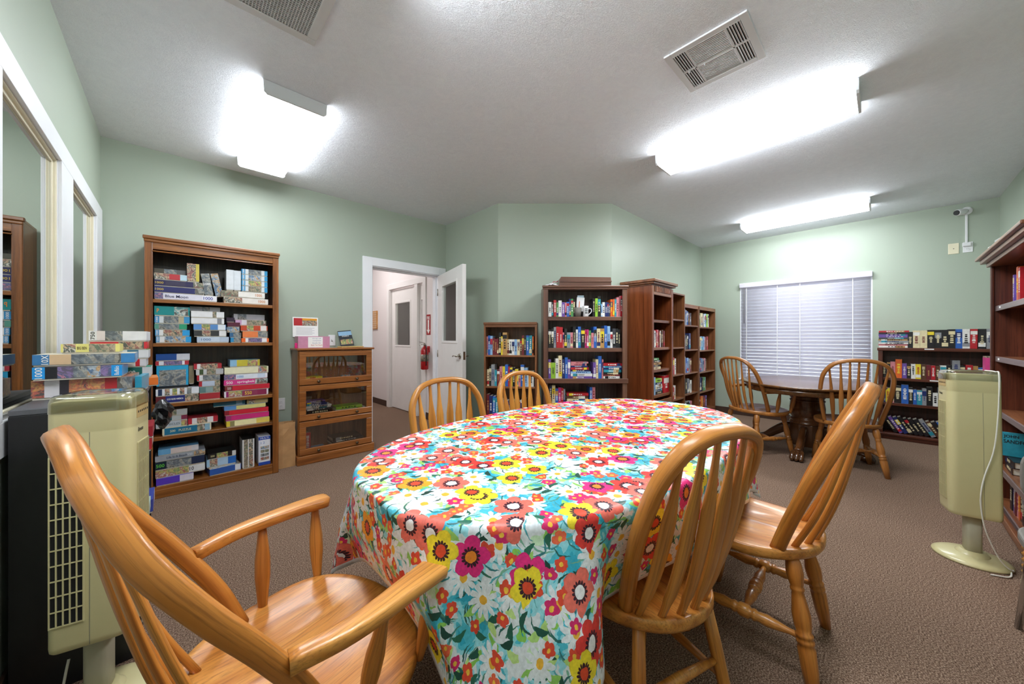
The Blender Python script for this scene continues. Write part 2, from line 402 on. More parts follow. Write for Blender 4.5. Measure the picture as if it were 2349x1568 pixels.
# back doorway casing, jamb, door leaf
m = MB(); m.box(1.525, 1.633, YA-.018, YA, 0, 2.128); m.box(2.522, 2.618, YA-.018, YA, 0, 2.128); m.box(1.633, 2.522, YA-.018, YA, 2.032, 2.128)
struct('trim_%d' % n, m, 'white_trim', bevel=.002, label='white casing around the open doorway'); n += 1
m = MB(); m.box(DX0, DX0+.018, YA, YA+.12, 0, DZ); m.box(DX1-.018, DX1, YA, YA+.12, 0, DZ); m.box(DX0+.018, DX1-.018, YA, YA+.12, DZ-.018, DZ)
m.box(DX0+.018, DX0+.03, YA+.05, YA+.12, 0, DZ-.018); m.box(DX1-.03, DX1-.018, YA+.05, YA+.12, 0, DZ-.018); m.box(DX0+.03, DX1-.03, YA+.05, YA+.12, DZ-.03, DZ-.018)
struct('trim_%d' % n, m, 'white_trim', bevel=.002); n += 1
def door_leaf(name, label, loc, rz, Wd, Hd, gx0, gx1, gz0, gz1, mat, lever=True):
    d = bpy.data.objects.new(name, None); COL.objects.link(d); d['kind'] = 'structure'; d['label'] = label; d.location = loc; d.rotation_euler = (0, 0, rz)
    T = .022
    m = MB(); m.box(0, gx0, -T, T, .012, Hd); m.box(gx1, Wd, -T, T, .012, Hd); m.box(gx0, gx1, -T, T, .012, gz0); m.box(gx0, gx1, -T, T, gz1, Hd)
    obj('leaf', m, mat, d, bevel=.002)
    m = MB(); q = .022; e = T+.006
    m.box(gx0-q, gx0+.008, -e, e, gz0-q, gz1+q); m.box(gx1-.008, gx1+q, -e, e, gz0-q, gz1+q); m.box(gx0+.008, gx1-.008, -e, e, gz0-q, gz0+.008); m.box(gx0+.008, gx1-.008, -e, e, gz1-.008, gz1+q)
    obj('glazing_bead', m, mat, d, bevel=.004)
    obj('pane', MB().box(gx0+.006, gx1-.006, -.003, .003, gz0+.006, gz1-.006), 'pane_clear', d)
    if lever:
        for sgn in (-1, 1):
            hh = MB(); hh.lathe((Wd-.07, sgn*T, 1.0), (Wd-.07, sgn*(T+.012), 1.0), [(0, .033), (.7, .033), (1, .026)], 18)
            hh.lathe((Wd-.07, sgn*T, 1.0), (Wd-.07, sgn*(T+.055), 1.0), [(0, .011), (1, .011)], 12)
            pth = smooth_path([(Wd-.07, sgn*(T+.05), 1.0), (Wd-.10, sgn*(T+.055), 1.004), (Wd-.15, sgn*(T+.05), 1.0), (Wd-.185, sgn*(T+.048), .992)], 10)
            hh.sweep(pth, [.011]*5+[.010, .009, .008, .008, .007, .006], .008, (0, 0, 1), 10)
            obj('lever_handle', hh, 'nickel', d)
        obj('latch_plate', MB().box(Wd, Wd+.002, -.012, .012, .96, 1.05), 'nickel', d)
        for z in (.25, 1.0, 1.8):
            g = MB(); g.lathe((0, -T-.004, z-.045), (0, -T-.004, z+.045), [(0, .007), (1, .007)], 10); obj('hinge', g, 'nickel', d)
    return d
ang = math.atan2(3.19-4.04, 2.30-2.52)
door_leaf('door_1', 'open white door with tall glass pane swung into the room', (2.518, 4.035, 0), ang, .885, 2.015, .17, .70, 1.16, 1.86, 'door_white')
# corridor beyond
HX = 2.70
m = MB(); m.box(HX, HX+.1, YA+.12, 4.77, 0, H); m.box(HX, HX+.1, 5.95, 8.4, 0, H); m.box(HX, HX+.1, 4.77, 5.95, 2.05, H)
struct('wall_corridor', m, 'hall_paint')
m = MB(); m.box(1.1, 1.2, YA+.12, 8.5, 0, H); struct('wall_corridor_far', m, 'hall_paint')
struct('wall_corridor_end', MB().box(1.1, HX+.1, 8.4, 8.5, 0, H), 'hall_paint')
m = MB(); m.box(HX-.012, HX, 6.03, 8.4, 0, .10); m.box(HX-.012, HX, YA+.13, 4.69, 0, .10); struct('baseboard_corridor', m, 'baseboard_brown')
m = MB(); m.box(HX-.016, HX, 4.69, 4.78, 0, 2.13); m.box(HX-.016, HX, 5.94, 6.03, 0, 2.13); m.box(HX-.016, HX, 4.78, 5.94, 2.04, 2.13)
m.box(HX-.01, HX+.1, 4.95, 5.05, 0, 2.04); m.box(HX, HX+.1, 4.77, 4.79, 0, 2.04); m.box(HX, HX+.1, 5.93, 5.95, 0, 2.04)
struct('trim_%d' % n, m, 'door_white', bevel=.002, label='white frame of the corridor door and sidelight'); n += 1
door_leaf('door_2', 'closed white corridor door with glass upper panel', (HX+.06, 5.925, 0), -PI/2, .87, 2.03, .13, .66, 1.08, 1.80, 'door_white', False)
door_leaf('door_3', 'white glazed sidelight panel beside the corridor door', (HX+.06, 4.948, 0), -PI/2, .155, 2.03, .035, .12, 1.08, 1.80, 'door_white', False)
m = MB(); m.box(HX+1.2, HX+1.3, 4.2, 6.6, 0, H); m.box(HX+.1, HX+1.2, 4.2, 4.3, 0, H); m.box(HX+.1, HX+1.2, 6.5, 6.6, 0, H); struct('wall_office', m, 'hall_paint')
# window wall: frame, sill, panes
w = bpy.data.objects.new('window_4', None); COL.objects.link(w); w['kind'] = 'structure'; w['label'] = 'daylit window behind the white blind'
f = MB(); x0, x1, q = XD+.10, XD+.15, .045
f.box(x0, x1, WY0, WY0+q, WZ0, WZ1); f.box(x0, x1, WY1-q, WY1, WZ0, WZ1); f.box(x0, x1, WY0+q, WY1-q, WZ0, WZ0+q); f.box(x0, x1, WY0+q, WY1-q, WZ1-q, WZ1); f.box(x0, x1, (WY0+WY1)/2-.025, (WY0+WY1)/2+.025, WZ0+q, WZ1-q)
obj('frame', f, 'white_trim', w, bevel=.003)
for a0, a1 in ((WY0+q, (WY0+WY1)/2-.025), ((WY0+WY1)/2+.025, WY1-q)): obj('pane', MB().box(XD+.122, XD+.127, a0, a1, WZ0+q, WZ1-q), 'pane_clear', w)
obj('sill', MB().box(XD-.045, XD+.10, WY0-.045, WY1+.045, WZ0-.022, WZ0), 'white_trim', w, bevel=.004)
obj('apron', MB().box(XD-.014, XD, WY0-.02, WY1+.02, WZ0-.085, WZ0-.022), 'white_trim', w, bevel=.002)
obj('side_strip', MB().box(XD-.004, XD+.10, WY1-.012, WY1, WZ0, WZ1), 'white_trim', w); obj('side_strip', MB().box(XD-.004, XD+.10, WY0, WY0+.012, WZ0, WZ1), 'white_trim', w)

# ---------------------------------------------------------------- ceiling fixtures
def ceiling_light(x0, x1, y0, y1, label, mat='lens_light', group='fluorescent ceiling lights'):
    t = thing('ceiling_light', label, 'ceiling light', ((x0+x1)/2, (y0+y1)/2, H), 0, group)
    w, l, d = (x1-x0)/2, (y1-y0)/2, .078
    obj('housing', MB().box(-w+.01, w-.01, -l+.01, l-.01, -.014, -.001), 'metal_white', t)
    prof = [(-w+.004, -.016), (-w+.010, -d+.014), (-w+.024, -d), (w-.024, -d), (w-.010, -d+.014), (w-.004, -.016)]
    m = MB(); vs = []; fs = []
    for yy in (-l+.014, l-.014): vs += [(x, yy, z) for x, z in prof]
    k = len(prof)
    for i in range(k-1): fs.append((i, i+1, k+i+1, k+i))
    m.add(vs, fs); m.mi = [1, 1, 0, 1, 1]; obj('lens', m, [mat, {'lens_light': 'lens_side', 'hall_light': 'hall_light'}.get(mat, mat+'_side')], t)
    for s in (-1, 1):
        e = MB(); y0_, y1_ = sorted((s*(l-.014), s*l))
        pr = [(-w, -.002), (-w+.004, -d+.010), (-w+.02, -d-.004), (w-.02, -d-.004), (w-.004, -d+.010), (w, -.002)]
        e.prism([(x, z) for x, z in pr][::-1], 0, y1_-y0_, M=Matrix.Translation((0, y1_, 0)) @ Matrix.Rotation(PI/2, 4, 'X'))
        obj('end_cap', e, 'metal_white', t, bevel=.002)
    return t
ceiling_light(.37, .715, 2.50, 3.73, 'short-looking bright fluorescent light above the puzzle bookcase', 'lens_soft')
ceiling_light(2.885, 3.19, .10, 1.31, 'large fluorescent ceiling light above the flowered table')
ceiling_light(5.39, 5.695, .10, 1.31, 'distant fluorescent ceiling light in front of the window wall', 'lens_far')
ceiling_light(.37, .675, .10, 1.31, 'fluorescent ceiling light above the camera, out of view', 'lens_near')  # unseen lamp inferred from the grid; extra side glow added to brighten ceiling
ceiling_light(1.65, 1.95, 5.2, 6.4, 'corridor ceiling light above the open doorway', 'hall_light', None)
ceiling_light(3.15, 3.45, 4.85, 6.05, 'added unseen ceiling light brightening the glass of the corridor door', 'hall_light', None)  # added unseen lamp that lightens the room behind the door glass
# return-air grille
t = thing('return_grille', 'large white return air grille with fine egg-crate mesh on the ceiling', 'air vent', (.215, 1.73, H))
w = .305; fr = .045
m = MB(); m.box(-w, w, w-fr, w, -.012, -.001); m.box(-w, w, -w, -w+fr, -.012, -.001); m.box(-w, -w+fr, -w+fr, w-fr, -.012, -.001); m.box(w-fr, w, -w+fr, w-fr, -.012, -.001)
obj('frame', m, 'register_white', t, bevel=.004)
obj('duct_filter', MB().box(-w+fr, w-fr, -w+fr, w-fr, -.003, -.001), 'grey_duct', t)
m = MB(); a = w-fr; k = 44
for i in range(1, k):
    p = -a+2*a*i/k; m.box(p-.0012, p+.0012, -a, a, -.011, -.003); m.box(-a, a, p-.0012, p+.0012, -.0105, -.0035)
g = obj('egg_crate', m, 'register_white', t); g['kind'] = 'stuff'
for sx, sy in ((.27, .28), (-.1, .283), (.28, -.1)):
    q = MB(); q.lathe((sx, sy, -.011), (sx, sy, -.014), [(0, .004), (1, .003)], 8); obj('screw', q, 'register_white', t)
# supply register
t = thing('supply_register', 'white three-way supply register on the ceiling beside the large light', 'air vent', (2.105, .629, H))
w = .193; fr = .034
m = MB(); m.box(-w, w, w-fr, w, -.011, -.001); m.box(-w, w, -w, -w+fr, -.011, -.001); m.box(-w, -w+fr, -w+fr, w-fr, -.011, -.001); m.box(w-fr, w, -w+fr, w-fr, -.011, -.001)
for yy in (-.092, .092): m.box(-w+fr, w-fr, yy-.006, yy+.006, -.010, -.001)
m.box(-.006, .006, -w+fr, w-fr, -.010, -.001)
obj('frame', m, 'register_white', t, bevel=.002)
obj('duct', MB().box(-w+fr, w-fr, -w+fr, w-fr, -.0025, -.001), 'dark_void', t)
a = w-fr
def slat(x0, x1, y0, y1, tilt, ax):
    c = Vector(((x0+x1)/2, (y0+y1)/2, -.007)); M = Matrix.Translation(c) @ Matrix.Rotation(tilt, 4, ax)
    obj('louver', MB().box(-(x1-x0)/2, (x1-x0)/2, -(y1-y0)/2, (y1-y0)/2, -.0008, .0008, M=M), 'register_white', t)
for hx0, hx1 in ((-a, -.006), (.006, a)):
    for i in range(5):
        p = -a+.006+i*.0118; slat(hx0, hx1, p-.005, p+.005, R(38), 'X')
        p = a-.006-i*.0118; slat(hx0, hx1, p-.0056, p+.0056, R(38), 'X')
    for i in range(13):
        p = hx0+(hx1-hx0)*(i+.5)/13; slat(p-.0058, p+.0058, -.086, .086, R(-14), 'Y')
for yy in (.05, .13):
    obj('damper_lever', MB().box(-.005, .005, yy-.001, yy+.001, -.024, -.010), 'register_white', t)

# ---------------------------------------------------------------- blind in the window
t = thing('window_blind', 'closed white horizontal blind filling the window', 'blind', (XD-.0, (WY0+WY1)/2, WZ0))
hw = (WY1-WY0)/2-.016; top = WZ1-WZ0-.004
m = MB(); pr = [(-.048, -.07), (-.052, -.062), (-.052, -.012), (-.046, 0), (.0, 0), (.0, -.07)]
m.prism([(x, z) for x, z in pr][::-1], -hw-.014, hw+.014, M=Matrix.Translation((0, 0, top)) @ Matrix.Rotation(PI/2, 4, 'X'))
obj('valance', m, 'blind_vinyl', t, bevel=.002)
ns = 29; z1 = top-.085; z0 = .03
sl = MB(); sl.sweep([(0, -hw, 0), (0, 0, 0), (0, hw, 0)], [.0255]*3, [.0014]*3, (0, 0, 1), 10)
slm = sl.mesh('slat', 'blind_vinyl')
for i in range(ns):
    z = z0+(z1-z0)*i/(ns-1)
    obj('slat', slm, None, t, (-.006, 0, z), (0, R(69), 0))
obj('bottom_rail', MB().box(-.02, .012, -hw, hw, .002, .018), 'blind_vinyl', t, bevel=.003)
for y in (hw-.075, hw-.46, hw-.72, -hw+.165):
    q = MB(); q.box(-.0262, -.0254, y-.004, y+.004, .01, z1+.02); obj('ladder_tape', q, 'ink_white', t)
q = MB(); q.lathe((-.034, hw-.045, top-.07), (-.034, hw-.045, top-.62), [(0, .004), (.05, .004), (.06, .0035), (1, .0045)], 8); obj('tilt_wand', q, 'grey_plastic', t)

# ---------------------------------------------------------------- chairs
TURN_LEG = [(0, .014), (.04, .019), (.12, .0215), (.20, .017), (.215, .015), (.23, .0175), (.24, .0175), (.255, .0145), (.30, .0165), (.42, .0225), (.50, .021), (.545, .0165), (.555, .021), (.575, .021), (.585, .0175), (.60, .0215), (.62, .0215), (.63, .018), (.66, .0215), (.80, .020), (1, .0145)]
PLAIN_LEG = [(0, .0165), (.3, .0185), (.6, .0175), (1, .013)]
TURN_STR = [(0, .007), (.12, .008), (.2, .012), (.30, .0165), (.38, .013), (.40, .0165), (.42, .0165), (.435, .013), (.46, .019), (.54, .019), (.565, .013), (.58, .0165), (.60, .0165), (.62, .013), (.70, .0165), (.80, .012), (.88, .008), (1, .007)]
PLAIN_STR = [(0, .009), (.5, .0145), (1, .009)]
ARM_POST = [(0, .010), (.1, .012), (.4, .019), (.6, .019), (.88, .012), (1, .010)]
def make_chair(loc, rz, label, group, kind, arms=False, k=1.0, top=1.0, ZS=.45, mats=('oak_x', 'oak_z'), nsp=6, name='windsor_chair', wm=.235, wb=.185, lean=.20, sw=.235, sd=.225):
    mx, mz = mats
    t = thing(name, label, 'chair', loc, rz, group)
    # saddle seat
    na = 64; m = MB()
    def outline(th):
        c, s = math.cos(th), math.sin(th); p = 2.7 if c > 0 else 2.25
        x = sd*math.copysign(abs(c)**(2/p), c); y = sw*math.copysign(abs(s)**(2/p), s)
        y *= 1+.07*max(-1, x/sd)-.02
        if c > 0: x += .012*math.cos(2*PI*y/(sw*2))
        return x, y
    rings = []
    for r in (0.02, .2, .4, .58, .72, .84, .92, .97):
        ring = []
        for i in range(na):
            x, y = outline(2*PI*i/na); x *= r; y *= r
            dish = -.016*math.exp(-((abs(y)-.085)/.075)**2)*math.exp(-((x-.01)/.12)**2)-.006*(1-r*r)
            side = .007*math.cos(PI*x/sd)*(r**4)*-1
            ring.append((x, y, ZS+dish+side))
        rings.append(ring)
    for rr, dz in ((.992, -.004), (1.0, -.012), (1.0, -.027), (.975, -.038), (.9, -.040)):
        ring = []
        for i in range(na):
            x, y = outline(2*PI*i/na); side = -.007*math.cos(PI*x/sd); ring.append((x*rr, y*rr, ZS+dz+side))
        rings.append(ring)
    vs = [p for r in rings for p in r]; fs = []
    for a in range(len(rings)-1):
        for i in range(na):
            j = (i+1) % na; fs.append((a*na+i, (a+1)*na+i, (a+1)*na+j, a*na+j))
    fs.append(tuple(range(na))); fs.append(tuple((len(rings)-1)*na+i for i in range(na-1, -1, -1)))
    m.add(vs, fs, 0, True); obj('seat', m, mx, t)
    # legs and stretchers
    lt = {}; lf = {}
    for sx in (1, -1):
        for sy in (1, -1):
            lt[sx, sy] = Vector((sx*sd*.62-.005, sy*sw*.62, ZS-.040)); lf[sx, sy] = Vector((sx*(sd*.62+.055)-.015*(sx < 0), sy*(sw*.62+.060), 0))
            q = MB(); q.lathe(lt[sx, sy]+Vector((0, 0, .006)), lf[sx, sy], [(a_, b_*1.22) for a_, b_ in TURN_LEG] if kind == 'turned' else PLAIN_LEG, 16); obj('leg', q, mz, t)
    def onleg(sx, sy, z):
        a, b = lt[sx, sy], lf[sx, sy]; f = (a.z-z)/a.z; return a+(b-a)*f
    prof = [(a_, b_*1.25) for a_, b_ in TURN_STR] if kind == 'turned' else PLAIN_STR
    zs = .17 if kind == 'turned' else .20
    for sy in (1, -1):
        q = MB(); q.lathe(onleg(1, sy, zs), onleg(-1, sy, zs), prof, 12); obj('stretcher', q, mx, t)
    q = MB()
    if kind == 'turned':
        q.lathe((onleg(1, 1, zs)+onleg(-1, 1, zs))/2, (onleg(1, -1, zs)+onleg(-1, -1, zs))/2, prof, 12); obj('stretcher', q, mx, t)
    else:
        for sx in (-1, 1):
            q = MB(); q.lathe(onleg(sx, 1, .25), onleg(sx, -1, .25), prof, 12); obj('stretcher', q, mx, t)
    # bent hoop
    Hh = top-ZS; xb = -sd*.48 if not arms else -sd*.22
    LN = [(0, 0), (.26, .20), (.57, .60), (.75, .82), (.9, .95), (1, 1)]
    def lx(z):
        f = z/Hh
        if lean < .29: return xb-lean*f*(.75+.25*f)-(.0 if not arms else .03*f)
        for (a_, p_), (b_, q_) in zip(LN, LN[1:]):
            if f <= b_+1e-6: return xb-lean*(p_+(q_-p_)*(f-a_)/(b_-a_))
        return xb-lean
    half = [(wb, -.01), (wb+.45*(wm-wb), Hh*.18), (wb+.92*(wm-wb), Hh*.42), (wm, Hh*.60), (wm*.95, Hh*.78), (wm*.72, Hh*.93), (wm*.36, Hh*.99), (0, Hh)]
    pts = [(lx(z), y, ZS+z) for y, z in half]+[(lx(z), -y, ZS+z) for y, z in half[-2::-1]]
    path = smooth_path(pts, 60); q = MB()
    hd = .0165*k; hw_ = .0120*k
    nrm = Vector((1, 0, lean/Hh)).normalized()
    q.sweep(path, [hw_]*61, [hd]*61, nrm, 12, 3.0); hoop = obj('hoop', q, mz, t)
    # spindles
    yb = .145 if not arms else .15
    for i in range(nsp):
        f = -1+2*(i+.5)/nsp; y0 = yb*f*1.06; x0 = -sd*.86+.07*f*f
        y1 = wm*.93*f
        best = min(path[5:56], key=lambda p: abs(p.y-y1)+(0 if p.z > ZS+Hh*.5 else 9)); p1 = Vector(best)
        p0 = Vector((x0, y0, ZS-.012)); mid = p0.lerp(p1, .45)+Vector((-.018, 0, 0))
        pth = smooth_path([p0, p0.lerp(mid, .5)+Vector((-.006, 0, 0)), mid, mid.lerp(p1, .5)+Vector((-.002, 0, 0)), p1], 18)
        if kind == 'turned': wp = lerp_prof([(0, .0075), (.12, .008), (.28, .0125), (.48, .0145), (.62, .0105), (.8, .0070), (1, .0058)], 18); tp = lerp_prof([(0, .0075), (.3, .0075), (.6, .0065), (1, .0055)], 18)
        else: wp = lerp_prof([(0, .0075), (.10, .0085), (.16, .0150), (.55, .0190), (.68, .0185), (.76, .0115), (.86, .0068), (1, .0058)], 18); tp = lerp_prof([(0, .0070), (.5, .0060), (1, .0055)], 18)
        q = MB(); q.sweep(pth, [x*k for x in wp], [x*k for x in tp], (1, 0, .2), 10, 2.6); obj('spindle', q, mz, t)
    if arms:
        AZ = ZS+.205
        for s in (1, -1):
            hp = min(path[:31], key=lambda p: abs(p.z-AZ)); a0 = Vector((hp.x+.008, s*(hp.y+.006), AZ-.004))
            ap = smooth_path([a0, (a0.x+.10, s*(abs(a0.y)+.028), AZ), (.09, s*(sw+.012), AZ+.003), (sd-.060, s*(sw+.008), AZ+.002), (sd-.015, s*(sw+.0), AZ)], 24)
            wp = lerp_prof([(0, .018), (.25, .022), (.6, .033), (.82, .038), (.93, .034), (.985, .018), (1, .004)], 24)
            q = MB(); q.sweep(ap, wp, lerp_prof([(0, .016), (.5, .0150), (.95, .0145), (1, .006)], 24), (0, 0, 1), 16, 4.0); arm = obj('arm', q, mx, t)
            for xx in (sd-.065, .02):
                pa = min(ap, key=lambda p: abs(p.x-xx)); q = MB(); q.lathe((xx-.01, s*sw*.86, ZS-.02), (pa.x, pa.y, AZ-.010), ARM_POST, 14); obj('arm_post', q, mz, t)
    return t
G1 = 'windsor chairs around the flowered table'; G2 = 'windsor chairs at the round pedestal table'
make_chair((.215, .962, 0), R(12), 'large oak windsor armchair in the left foreground', G1, 'plain', True, 1.12, 1.03, .45, ('oak_x', 'oak_z'), 6, 'windsor_armchair', .262, .215, .30, .275, .235)
make_chair((1.07, .537, 0), R(70), 'oak hoop-back side chair tucked under the near side of the flowered table', G1, 'plain', False, 1.30, .965, .45, ('oak_x', 'oak_z'), 6, wm=.172, wb=.142, lean=.195, sw=.205, sd=.205)
make_chair((1.735, .372, 0), R(91), 'oak side chair with turned legs pulled out right of the flowered table', G1, 'turned', False, 1.35, 1.02, .45, ('oak_x', 'oak_z'), 6, wm=.235, wb=.180, lean=.235, sw=.24, sd=.225)
make_chair((1.115, 1.50, 0), R(-90), 'honey oak hoop-back chair behind the table, in front of the open door', G1, 'plain', False, 1.25, .955, .45, ('honey_x', 'honey_z'), 6, wm=.228, wb=.18, lean=.14, sw=.215, sd=.205)
make_chair((1.725, 1.50, 0), R(-90), 'honey oak hoop-back chair behind the table, in front of the short bookcase', G1, 'plain', False, 1.25, .955, .45, ('honey_x', 'honey_z'), 6, wm=.228, wb=.18, lean=.14, sw=.215, sd=.205)
make_chair((4.55, .95, 0), R(-35), 'brown windsor armchair left of the round pedestal table', G2, 'turned', True, 1.15, .99, .45, ('amber_x', 'amber_z'), 7, 'windsor_armchair', .235, .20, .22, .275, .24)
make_chair((4.53, .235, 0), R(17), 'brown windsor side chair with its back to the camera at the round pedestal table', G2, 'turned', False, 1.25, 1.005, .44, ('amber_x', 'amber_z'), 7, wm=.235, wb=.185, lean=.20, sw=.235, sd=.225)

# ---------------------------------------------------------------- dining table and cloth
TX, TY, TA, TB, TZ = 1.425, .985, 1.02, .565, .755
def oval(th, a, b, p=2.5):
    c, s = math.cos(th), math.sin(th)
    return a*math.copysign(abs(c)**(2/p), c), b*math.copysign(abs(s)**(2/p), s)
t = thing('dining_table', 'long oval dining table hidden under the flowered cloth', 'table', (TX, TY, 0))
N = 72
m = MB(); m.prism([oval(2*PI*i/N, TA, TB) for i in range(N)], TZ-.028, TZ); obj('tabletop', m, 'oak_x', t, bevel=.004)
m = MB(); o_ = [oval(2*PI*i/N, TA-.12, TB-.12) for i in range(N)]; i_ = [oval(2*PI*i/N, TA-.14, TB-.14) for i in range(N)]
for i in range(N):
    j = (i+1) % N
    m.add([(*o_[i], TZ-.10), (*o_[j], TZ-.10), (*o_[j], TZ-.028), (*o_[i], TZ-.028), (*i_[i], TZ-.10), (*i_[j], TZ-.10), (*i_[j], TZ-.028), (*i_[i], TZ-.028)], [(0, 1, 2, 3), (5, 4, 7, 6), (0, 4, 5, 1)])
obj('apron', m, 'oak_x', t)
for sx in (-.42, .42):
    q = MB(); q.lathe((sx, 0, TZ-.028), (sx, 0, .10), [(0, .09), (.1, .085), (.15, .06), (.3, .075), (.5, .085), (.65, .06), (.7, .075), (.9, .075), (1, .06)], 20); obj('pedestal', q, 'oak_z', t)
    for sy in (1, -1):
        q = MB(); pth = smooth_path([(sx, sy*.04, .17), (sx, sy*.16, .15), (sx, sy*.30, .075), (sx, sy*.40, .035)], 12); q.sweep(pth, [.032]*13, lerp_prof([(0, .05), (.6, .04), (1, .03)], 12), (0, 0, 1), 10, 4); obj('foot', q, 'oak_y', t)
# cloth
def round_rect_hit(px, py, nx, ny, A, B, r):
    lo, hi = 0, 1.2
    def inside(x, y):
        qx, qy = abs(x)-(A-r), abs(y)-(B-r)
        return math.hypot(max(qx, 0), max(qy, 0))+min(max(qx, qy), 0) < r
    for _ in range(40):
        mid = (lo+hi)/2
        if inside(px+nx*mid, py+ny*mid): lo = mid
        else: hi = mid
    return lo
NA, NR, ND = 320, 12, 34
m = MB(); vs = []; uv = []; fs = []; mi = []
CZ = TZ+.004; rnd = random.Random(5)
for ir in range(NR+1):
    r = .01+.99*ir/NR
    for i in range(NA):
        x, y = oval(2*PI*i/NA, TA+.002, TB+.002); vs.append((x*r, y*r, CZ)); uv.append((x*r, y*r))
E_ = [oval(2*PI*i/NA, TA+.002, TB+.002) for i in range(NA)]
NRM = []
for i in range(NA):
    a, b = E_[i-1], E_[(i+1) % NA]; tx, ty = b[0]-a[0], b[1]-a[1]; l = math.hypot(tx, ty); NRM.append((ty/l, -tx/l))
arc = [0]
for i in range(1, NA): arc.append(arc[-1]+math.hypot(E_[i][0]-E_[i-1][0], E_[i][1]-E_[i-1][1]))
LEN = [round_rect_hit(*E_[i], *NRM[i], 1.285, .815, .30) for i in range(NA)]
LEN = [(LEN[i-3]+LEN[i-2]+LEN[i-1]+LEN[i]+LEN[(i+1) % NA]+LEN[(i+2) % NA]+LEN[(i+3) % NA])/7 for i in range(NA)]
for d in range(1, ND+1):
    for i in range(NA):
        L = LEN[i]; s = L*d/ND if d < ND else L+.006
        nx, ny = NRM[i]; ex, ey = E_[i]
        rad = .018
        if s < rad*PI/2: a = s/rad; out = rad*math.sin(a); dz = rad*(1-math.cos(a))
        else: out = rad; dz = rad+s-rad*PI/2
        fl = max(0, dz-.03)
        corner = min(1, max(0, (L-.27)/.22))
        ph = arc[i]*2*PI
        wob = (math.sin(ph/.285+.6)*.55+math.sin(ph/.171+2.1)*.35+math.sin(ph/.52)*.4)
        amp = (.010+.030*corner)*min(1, fl/.22)
        out += fl*(.03+.20*corner)+amp*(wob+.35)
        dz -= fl*(.02+.05*corner)
        px_ = ex+nx*out; zz = CZ-dz
        if -.35 < ey < .25 and px_ < 0: px_ = max(px_, -.985-.045*min(1, max(0, (zz-.46)/.16)))   # the armchair seat pushes the cloth in
        py_ = ey+ny*out
        fr_ = (zz-.45)/.515; cxl, cyl = px_+TX-1.034, py_+TY-.444    # the near chair back holds the cloth in
        lat = abs(-.94*cxl+.342*cyl); dd_ = .342*cxl+.94*cyl; need = .040-.195*fr_*(.75+.25*fr_)
        if ny < 0 and lat < .30 and dd_ < need and d > 1:
            wgt = min(1, max(0, (.30-lat)/.12)); wgt = wgt*wgt*(3-2*wgt); px_ += .342*(need-dd_)*wgt; py_ += .94*(need-dd_)*wgt
        vs.append((px_, py_, zz)); uv.append((ex+nx*s, ey+ny*s))
RT = NR+ND
for a in range(RT):
    for i in range(NA):
        j = (i+1) % NA; fs.append((a*NA+i, (a+1)*NA+i, (a+1)*NA+j, a*NA+j)); mi.append(1 if a == RT-1 else 0)
fs.append(tuple(range(NA))); mi.append(0)
m.v = vs; m.f = fs; m.mi = mi; m.sm = [True]*len(fs); m.uv = uv
